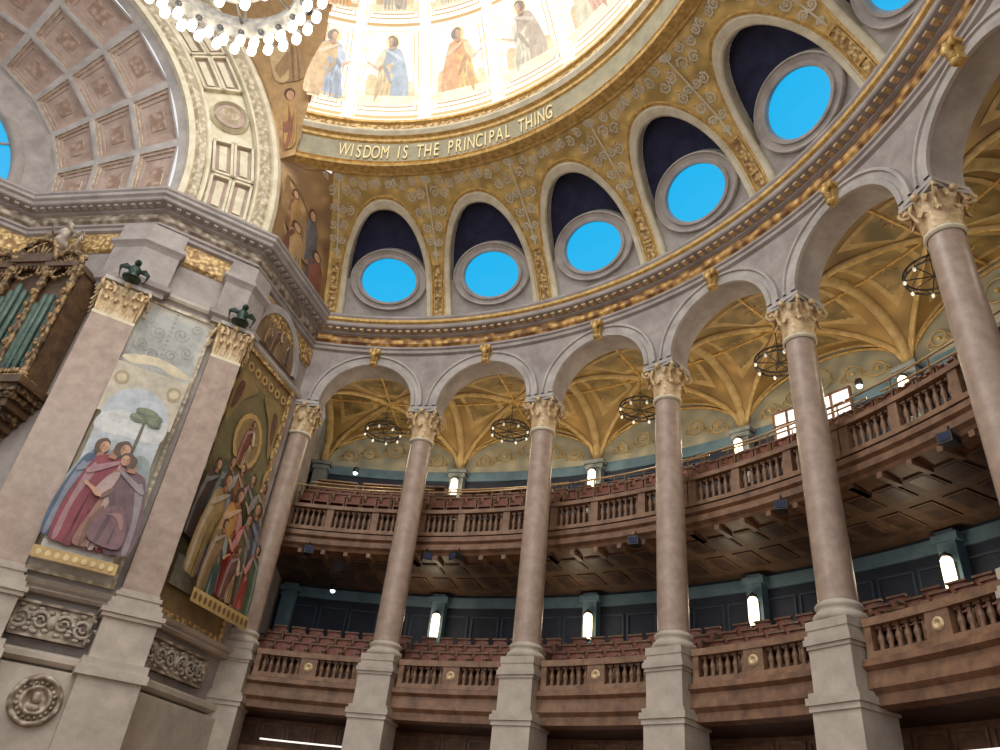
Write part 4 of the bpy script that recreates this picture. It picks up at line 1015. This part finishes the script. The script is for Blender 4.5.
for x0,x1,zb,hh in((-1.65,-.6,5.0,.5),(-.65,.65,5.2,.85),(.6,1.65,5.0,.5)):
    n=12; xc=(x0+x1)/2; rw=(x1-x0)/2
    mb.box((xc,-.6,zb-.05),(x1-x0+.1,1.0,.16),1)
    mb.tube([(xc-rw*cos(pi*k/n),-.98,zb+hh*sin(pi*k/n)) for k in range(n+1)],.09,6,0)
    vs=[(xc-rw*cos(pi*k/n),-.85,zb+hh*sin(pi*k/n)) for k in range(n+1)]; mb.add(vs,[tuple(range(n+1))],1)
    for k in range(1,8): a=pi*k/8; mb.tube([(xc,-.9,zb+.1),(xc-rw*.75*cos(a),-.95,zb+.1+hh*.7*sin(a))],.035,5,0)
    for sx in(-1,1): mb.tube([(xc+sx*rw*.9+sx*.12*cos(q*.6)*(1-q/16),-.95,zb+hh*.2+.18*sin(q*.6)*(1-q/16)+.1) for q in range(14)],.05,5,0)
    mb.ball((xc,-.98,zb+hh+.12),(.12,.1,.16),0,8)
mb.box((0,-.55,5.2),(1.5,.95,.5),1)
crest=mb.mesh('crest',['caseg','caseb'])
mb=MB(); mb.lathe([(.18,0),(.3,.05),(.26,.3),(.18,.6),(.2,.8),(.1,.95),(.06,1.0)],12); mb.ball((0,0,1.1),(.11,.12,.14))
for sx in(-1,1):
    mb.tube([(sx*.18,0,.8),(sx*.35,-.1,.65),(sx*.3,-.25,.85)],.05,6); 
    for k in range(4): mb.tube([(sx*.1,.1,.8),(sx*.4,.15,1.0-.1*k),(sx*(.6-.05*k),.15,.75-.15*k)],.05,5,0,lambda t:1.1-.7*t)
stat=mb.mesh('statue',['stonec'])
parts=[('case',case),('crest',crest),('statue',stat,(0,-.5,6.0))]
mb=MB(); mb.lathe([(.02,0),(.085,.35),(.085,2.6),(.06,2.62)],10); mb.box((0,-.08,.5),(.07,.03,.14),0); pip=mb.mesh('pipe',['pipe'])
for grp,(x0,x1,n) in enumerate(((-1.42,-.8,4),(-.45,.45,5),(.8,1.42,4))):
    for k in range(n):
        x=x0+(x1-x0)*k/(n-1); c=abs(k-(n-1)/2)/((n-1)/2); s=(1.2 if grp==1 else 1.1)-.15*c
        parts.append(('pipe',pip,(x,-.95+.08*c,1.15),(0,0,0),(1,1,s)))
thing('pipe_organ','ornate gilded organ case with green pipes and a crowning statue','organ',(ob.x,ob.y,10.2),rj,parts)
# ------------------------------------------------------------ lights / world / camera
w=bpy.data.worlds.new('w'); bpy.context.scene.world=w; w.use_nodes=True
w.node_tree.nodes['Background'].inputs[0].default_value=(.97,.97,1,1); w.node_tree.nodes['Background'].inputs[1].default_value=.97
L=bpy.data.lights.new('dome_light','AREA'); L.shape='DISK'; L.size=10; L.energy=2200; L.color=(1,.98,.95)
o=bpy.data.objects.new('dome_light',L); col.objects.link(o); o.location=(CX,CY,29)
L=bpy.data.lights.new('ch','POINT'); L.energy=1100; L.color=(1,.97,.92); L.shadow_soft_size=1.5
o=bpy.data.objects.new('chandelier_light',L); col.objects.link(o); o.location=(-5.9,7.9,14.3)
cam=bpy.data.cameras.new('cam'); co=bpy.data.objects.new('camera',cam); col.objects.link(co)
cam.sensor_width=36; cam.lens=36*757.3/1000; cam.clip_end=300; cam.clip_start=.05
th=0.5814; ro=0.1181
F=Vector((0,cos(th),sin(th))); U0=Vector((0,-sin(th),cos(th))); R0=Vector((1,0,0))
Xc=R0*cos(ro)+U0*sin(ro); Yc=U0*cos(ro)-R0*sin(ro)
mt=Matrix((( Xc.x,Yc.x,-F.x,0),(Xc.y,Yc.y,-F.y,0),(Xc.z,Yc.z,-F.z,ZC),(0,0,0,1)))
co.matrix_world=mt
bpy.context.scene.camera=co
